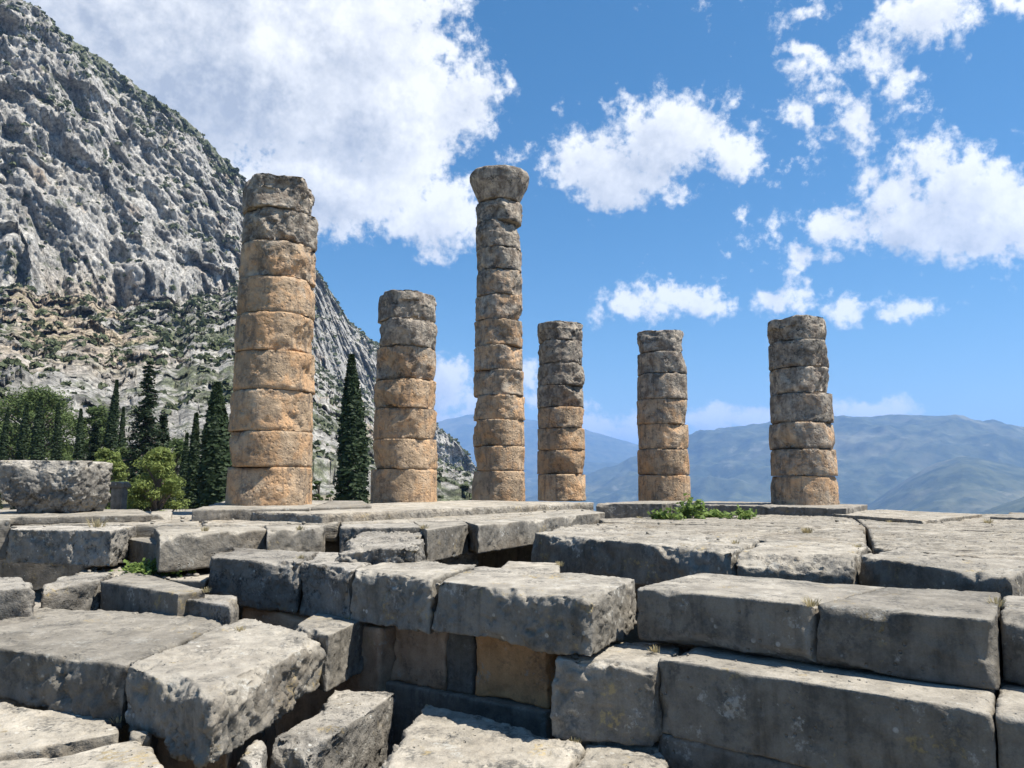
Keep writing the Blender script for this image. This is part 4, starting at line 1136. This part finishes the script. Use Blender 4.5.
bushy_tree('pine_tree', 106, 447, 46, 40, 'yellow-green pine peeping out behind the boulder block', PG, 'pine_leaf', 4, 60, 0.085, 150, 0.15)
bushy_tree('pine_tree', 30, 388, 116, 84, 'broad green pine rising behind the row of cypresses on the left', PG, 'dark_pine_leaf', 5, 110, 0.20, 170, 0.15)
bushy_tree('pine_tree', 92, 405, 62, 88, 'mid green pine behind the cypress above the end of the boulder', PG, 'dark_pine_leaf', 6, 70, 0.20, 130, 0.1)
bushy_tree('pine_tree', -60, 392, 110, 86, 'green pine left of the picture edge', PG, 'dark_pine_leaf', 12, 80, 0.20, 130, 0.1)
bushy_tree('pine_tree', 172, 440, 60, 75, 'dark low pine in the shade between the fir and the thin cypresses', PG, 'dark_pine_leaf', 7, 70, 0.17, 130, 0.05)
bushy_tree('pine_tree', 128, 446, 50, 66, 'dark low pine below the tall open fir', PG, 'dark_pine_leaf', 8, 60, 0.15, 130, 0.05)
bushy_tree('shrub', 318, 477, 20, 40, 'small round green shrub at the right foot of the thick column', 'shrubs by the columns', 'dark_pine_leaf', 9, 26, 0.07, 130, 0.3, cat='shrub')
bushy_tree('shrub', 331, 489, 14, 42, 'tiny olive shrub between the round shrub and the lone cypress', 'shrubs by the columns', 'dark_pine_leaf', 10, 16, 0.06, 100, 0.3, cat='shrub')

# plants rooted in the joints of the stones
def leafy_plant(name, label, spots, mat, leaf, seed, cat, stems=True, group=None):
    """spots: (world point, height, spread, leaves)"""
    rs = np.random.default_rng(seed)
    o0 = np.array(spots[0][0], float)
    V, Nn, S, st = [], [], [], []
    for c, h, sp, n in spots:
        c = np.array(c, float) - o0
        ns = max(3, n // 14)
        for _ in range(ns):
            a = rs.uniform(0, 2 * np.pi); q = sp * math.sqrt(rs.random())
            tip = c + [q * math.cos(a), q * math.sin(a), h * rs.uniform(.35, 1.0) * (1.1 - 0.6 * q / sp)]
            foot = c + [q * .3 * math.cos(a), q * .3 * math.sin(a), -0.02]
            if stems: st.append(limb(foot, tip, .006, .003, 4, sag=-.03))
            m = max(3, n // ns)
            w = rs.uniform(.35, 1.0, m)[:, None]
            V.append(foot + (tip - foot) * w + rs.normal(size=(m, 3)) * [leaf * 1.3, leaf * 1.3, leaf * .7])
            Nn.append(rs.normal(size=(m, 3)) * .55 + [0, -.15, .9]); S.append(rs.uniform(.6, 1.35, m) * leaf)
    nn = np.concatenate(Nn); nn /= np.linalg.norm(nn, axis=1)[:, None]
    v, f = quads_from(np.concatenate(V), nn, np.concatenate(S), .75, rs)
    v[:, 2] = np.maximum(v[:, 2], -.03)
    if stems: v, f = join([(v, f)] + st)
    r = mesh_object(name, v, f, MATS[mat]); r.location = o0; tag(r, label, cat, group)
WP = lambda px, py: P(px, py, zR + .01)
leafy_plant('weed_plant', 'fresh green leafy weed growing at the plinth under the column behind it', [(WP(692, 518), .62, .36, 340), (WP(668, 519), .25, .38, 200), (WP(712, 517), .22, .35, 150), (WP(740, 518), .26, .42, 230), (WP(655, 519), .14, .2, 60)], 'weed_leaf', .055, 4, 'plant')
IV = lambda px, py: P(px, py, -1.34)
leafy_plant('ivy_plant', 'low green ivy creeping over the ledge below the platform edge', [(IV(153, 574), .26, .60, 560)], 'weed_leaf', .035, 5, 'plant')
def grass_tuft(label, c, h, n, seed, mat='dry_grass', group='dry grass tufts on the platform'):
    rs = np.random.default_rng(seed)
    c = np.array(c); V = []
    for _ in range(n):
        a = rs.uniform(0, 2 * np.pi); d = np.array([math.cos(a), math.sin(a), 0])
        b = d * rs.uniform(0, h * .8); tp = b + d * rs.uniform(.1, .7) * h + [0, 0, h * rs.uniform(.5, 1)]
        s = np.cross(d, [0, 0, 1]) * .006
        V += [b - s, b + s, tp + s * .3, tp - s * .3]
    o = mesh_object('grass_tuft', np.array(V), np.arange(4 * n).reshape(n, 4), MATS[mat], loc=None)
    o.location = c; tag(o, label, 'grass', group)
grass_tuft('dry grass tuft on the platform near the boulder block', P(97, 527, zL + .0), .16, 60, 1)
grass_tuft('dry grass tuft on the left platform in front of the tallest column', P(452, 508, zL + .02), .14, 120, 2)
grass_tuft('greenish dry tuft in a crack in the middle of the right platform', P(807, 533, zR - .0), .10, 120, 3)
grass_tuft('dry tuft by the thin slab at the far right of the platform', P(988, 523, zR - .0), .10, 70, 4)

for q_, (x_, y_, z_) in enumerate([(300, 530, zL), (205, 531, zL), (424, 529, zL), (640, 519, zR), (735, 545, zR), (858, 549, zR), (890, 523, zR), (940, 521, zR), (812, 606, zB), (997, 606, zB), (655, 652, zC), (300, 560, zB), (240, 632, zE), (118, 722, -2.0), (575, 744, zD), (350, 620, zE), (560, 566, -1.17), (206, 592, -1.3)]):
    grass_tuft('small dry weed tuft growing in a joint between the stones', P(x_, y_, z_ - .02), .075 if z_ > -1.2 else .06, 45, 40 + q_, group='dry weeds in the joints')
# ----------------------------------------------------------------------------
# air, sky, sun, camera
me = bpy.data.meshes.new('haze')
lo, hi, S_ = -760.0, 1350.0, 39000.0
vs = [(sx * S_, sy * S_, z) for z in (lo, hi) for sx, sy in ((-1, -1), (1, -1), (1, 1), (-1, 1))]
me.from_pydata(vs, [], [(0, 3, 2, 1), (4, 5, 6, 7), (0, 1, 5, 4), (1, 2, 6, 5), (2, 3, 7, 6), (3, 0, 4, 7)])
hm = bpy.data.materials.new('haze'); hm.use_nodes = True; hm.node_tree.nodes.clear()
n = N(hm.node_tree); out = n.node('ShaderNodeOutputMaterial'); pv = n.node('ShaderNodeVolumePrincipled')
pv.inputs['Color'].default_value = (0.30, 0.54, 1.0, 1); pv.inputs['Density'].default_value = HAZE_DENSITY
pv.inputs['Anisotropy'].default_value = 0.2
hm.node_tree.links.new(pv.outputs[0], out.inputs['Volume'])
me.materials.append(hm)
hz = bpy.data.objects.new('haze', me); COL.objects.link(hz); tag(hz, kind='stuff')

SUN_EL = math.radians(SUN_ELEV)
sdir = Vector((0.983 * math.cos(SUN_EL), -0.18 * math.cos(SUN_EL), math.sin(SUN_EL)))
sl = bpy.data.lights.new('sun', 'SUN'); sl.energy = SUN_POWER; sl.angle = math.radians(0.53); sl.color = (1.0, 0.955, 0.88)
so = bpy.data.objects.new('sun', sl); COL.objects.link(so)
so.rotation_euler = sdir.to_track_quat('Z', 'Y').to_euler(); so.location = (40, 0, 60)

w = bpy.data.worlds.new('World'); SC.world = w; w.use_nodes = True
w.node_tree.nodes.clear()
n = N(w.node_tree)
out = n.node('ShaderNodeOutputWorld'); bg = n.node('ShaderNodeBackground')
w.node_tree.links.new(bg.outputs[0], out.inputs[0])
sky = n.node('ShaderNodeTexSky', sky_type='NISHITA')
sky.sun_disc = False; sky.sun_elevation = SUN_EL; sky.sun_rotation = math.atan2(sdir.x, sdir.y)
sky.altitude = 600; sky.air_density = 1.0; sky.dust_density = 0.6; sky.ozone_density = 2.2
hs = n.node('ShaderNodeHueSaturation'); hs.inputs['Hue'].default_value = 0.492; hs.inputs['Saturation'].default_value = SKY_SAT; hs.inputs['Value'].default_value = SKY_VAL
n.put(hs.inputs['Color'], sky.outputs[0])
tc = n.node('ShaderNodeTexCoord')
dirv = n.vmath('NORMALIZE', tc.outputs['Generated'])

# clouds: cumulus banks placed by compass direction and height (u = east/north, v = up/north)
CL = [ # centre and radii as seen through the lens, strength
 (250, 45, 240, 140, 2.6), (120, -10, 200, 120, 2.4), (385, 105, 120, 86, 2.0), (455, 92, 58, 42, 1.2), (325, 178, 140, 72, 1.9), (425, 215, 72, 44, 1.3), (300, -40, 120, 100, 1.6),
 (602, 165, 74, 40, 1.15), (668, 136, 84, 54, 1.4), (722, 154, 50, 36, 1.1), (640, 180, 70, 28, 1.0),
 (872, 50, 40, 40, .95), (930, 20, 72, 44, 1.3), (896, 80, 28, 22, .75), (803, 50, 20, 13, .55), (799, 120, 17, 22, .55), (850, 106, 17, 30, .52), (828, 136, 22, 12, .5), (806, 6, 20, 10, .5), (1020, 6, 26, 18, .8), (835, 80, 34, 60, .10), (562, 118, 18, 12, .5), (773, 228, 14, 12, .45), (820, 160, 60, 50, .2),
 (965, 188, 66, 52, 1.3), (1005, 230, 95, 50, 1.5), (905, 192, 44, 36, 1.0), (830, 226, 50, 28, .9), (860, 172, 24, 24, .7), (930, 215, 66, 42, 1.2), (828, 250, 34, 10, .5), (1080, 190, 80, 60, 1.2),
 (640, 307, 44, 21, .95), (700, 306, 66, 17, .95), (772, 301, 36, 20, .9), (848, 306, 25, 21, .8), (912, 309, 36, 20, .8),
 (452, 393, 42, 32, 1.0), (445, 418, 45, 16, .9), (530, 380, 14, 12, .8), (640, 428, 55, 22, 1.05), (712, 415, 52, 18, 1.0), (765, 421, 60, 15, .95), (865, 407, 62, 16, 1.0), (600, 427, 50, 17, .95), (560, 402, 30, 9, .7)]
gt = bpy.data.node_groups.new('cloud_cover', 'ShaderNodeTree')
gt.interface.new_socket('Direction', in_out='INPUT', socket_type='NodeSocketVector')
gt.interface.new_socket('Cover', in_out='OUTPUT', socket_type='NodeSocketFloat')
g = N(gt); gi = g.node('NodeGroupInput'); go = g.node('NodeGroupOutput')
d0 = gi.outputs[0]
wob = g.node('ShaderNodeTexNoise'); g.put(wob.inputs['Vector'], d0); wob.inputs['Scale'].default_value = 7.0; wob.inputs['Detail'].default_value = 5.0; wob.inputs['Roughness'].default_value = 0.6
wv = g.vmath('SUBTRACT', wob.outputs['Color'], (0.5, 0.5, 0.5))
sv = g.node('ShaderNodeVectorMath', operation='SCALE'); g.put(sv.inputs[0], wv); sv.inputs['Scale'].default_value = 0.085
dd = g.vmath('ADD', d0, sv.outputs[0])
sp = g.node('ShaderNodeSeparateXYZ'); g.put(sp.inputs[0], dd)
yy = g.math('MAXIMUM', sp.outputs[1], 0.05)
U = g.math('DIVIDE', sp.outputs[0], yy); Vv = g.math('DIVIDE', sp.outputs[2], yy)
cov = None
for cx_, cy_, ra_, rb_, st_ in CL:
    r_ = ray(cx_, cy_); rl = ray(cx_ + ra_, cy_); rb2 = ray(cx_, cy_ - rb_)
    u0, v0 = r_[0] / r_[1], r_[2] / r_[1]
    ia, ib = 1.0 / abs(rl[0] / rl[1] - u0), 1.0 / abs(rb2[2] / rb2[1] - v0)
    du = g.math('MULTIPLY_ADD', U, ia, -u0 * ia); dv = g.math('MULTIPLY_ADD', Vv, ib, -v0 * ib)
    q = g.math('MULTIPLY_ADD', du, du, g.math('MULTIPLY', dv, dv))
    k = g.math('SUBTRACT', 1.0, g.math('SQRT', q))
    k = g.math('MULTIPLY', k, st_)
    cov = k if cov is None else g.math('SMOOTH_MAX', cov, k, 0.06)
f1 = g.noise(d0, 13.0, 12, 0.60, 0.25)
f2 = g.noise(g.vmath('ADD', d0, (3, 5, 7)), 34.0, 8, 0.62)
f3 = g.noise(g.vmath('ADD', d0, (1, 9, 4)), 95.0, 6, 0.6)
nz = g.math('ADD', g.math('MULTIPLY_ADD', f1, 2.5, -1.36), g.math('ADD', g.math('MULTIPLY_ADD', f2, 1.9, -0.97), g.math('MULTIPLY_ADD', f3, 1.1, -0.55)))
cov = g.math('ADD', cov, nz)
gt.links.new(cov, go.inputs[0])
def cover(vec):
    k = n.node('ShaderNodeGroup'); k.node_tree = gt
    n.put(k.inputs[0], vec); return k.outputs[0]
c1 = cover(dirv)
toward = n.vmath('NORMALIZE', n.vmath('ADD', dirv, tuple(0.038 * x for x in (0.62, 0.0, 0.78))))
c2 = cover(toward)
alpha = n.ramp(c1, -0.20, 0.50, 0, 1)
lit = n.math('SUBTRACT', c1, c2)
puff = n.noise(dirv, 6.0, 10, 0.56, 0.4)
lit = n.math('ADD', n.math('MULTIPLY', lit, 0.8), n.math('MULTIPLY', n.math('MINIMUM', c1, 1.15), -0.62))
lit = n.math('ADD', lit, n.math('MULTIPLY_ADD', puff, 3.0, -1.5))
lit = n.ramp(lit, -1.55, 0.26, 0, 1, 'LINEAR')
ccol = n.mix(lit, (3.9, 4.3, 5.0), (9.0, 9.0, 8.9))
full = n.mix(n.math('MULTIPLY', alpha, 0.97), hs.outputs[0], ccol)
n.put(bg.inputs['Color'], full)
bg.inputs['Strength'].default_value = SKY_STRENGTH
w.cycles.sampling_method = 'MANUAL'; w.cycles.sample_map_resolution = 512

cam = bpy.data.cameras.new('camera'); cam.sensor_width = 36.0; cam.lens = F / 1024 * 36.0
cam.clip_start = 0.1; cam.clip_end = 90000
co = bpy.data.objects.new('camera', cam); COL.objects.link(co)
co.location = (0, 0, EYE); co.rotation_euler = (math.pi / 2 + PITCH, 0, 0)
SC.camera = co
SC.view_settings.view_transform = 'Standard'; SC.view_settings.look = 'None'
SC.view_settings.exposure = EXPOSURE; SC.view_settings.gamma = 1.0; SC.view_settings.use_curve_mapping = False
SC.render.engine = 'CYCLES'
SC.cycles.use_denoising = True
try: SC.cycles.denoiser = 'OPENIMAGEDENOISE'
except Exception: pass
SC.cycles.max_bounces = 6; SC.cycles.diffuse_bounces = 3; SC.cycles.transmission_bounces = 3; SC.cycles.volume_bounces = 1
SC.cycles.use_adaptive_sampling = True; SC.cycles.adaptive_threshold = 0.01
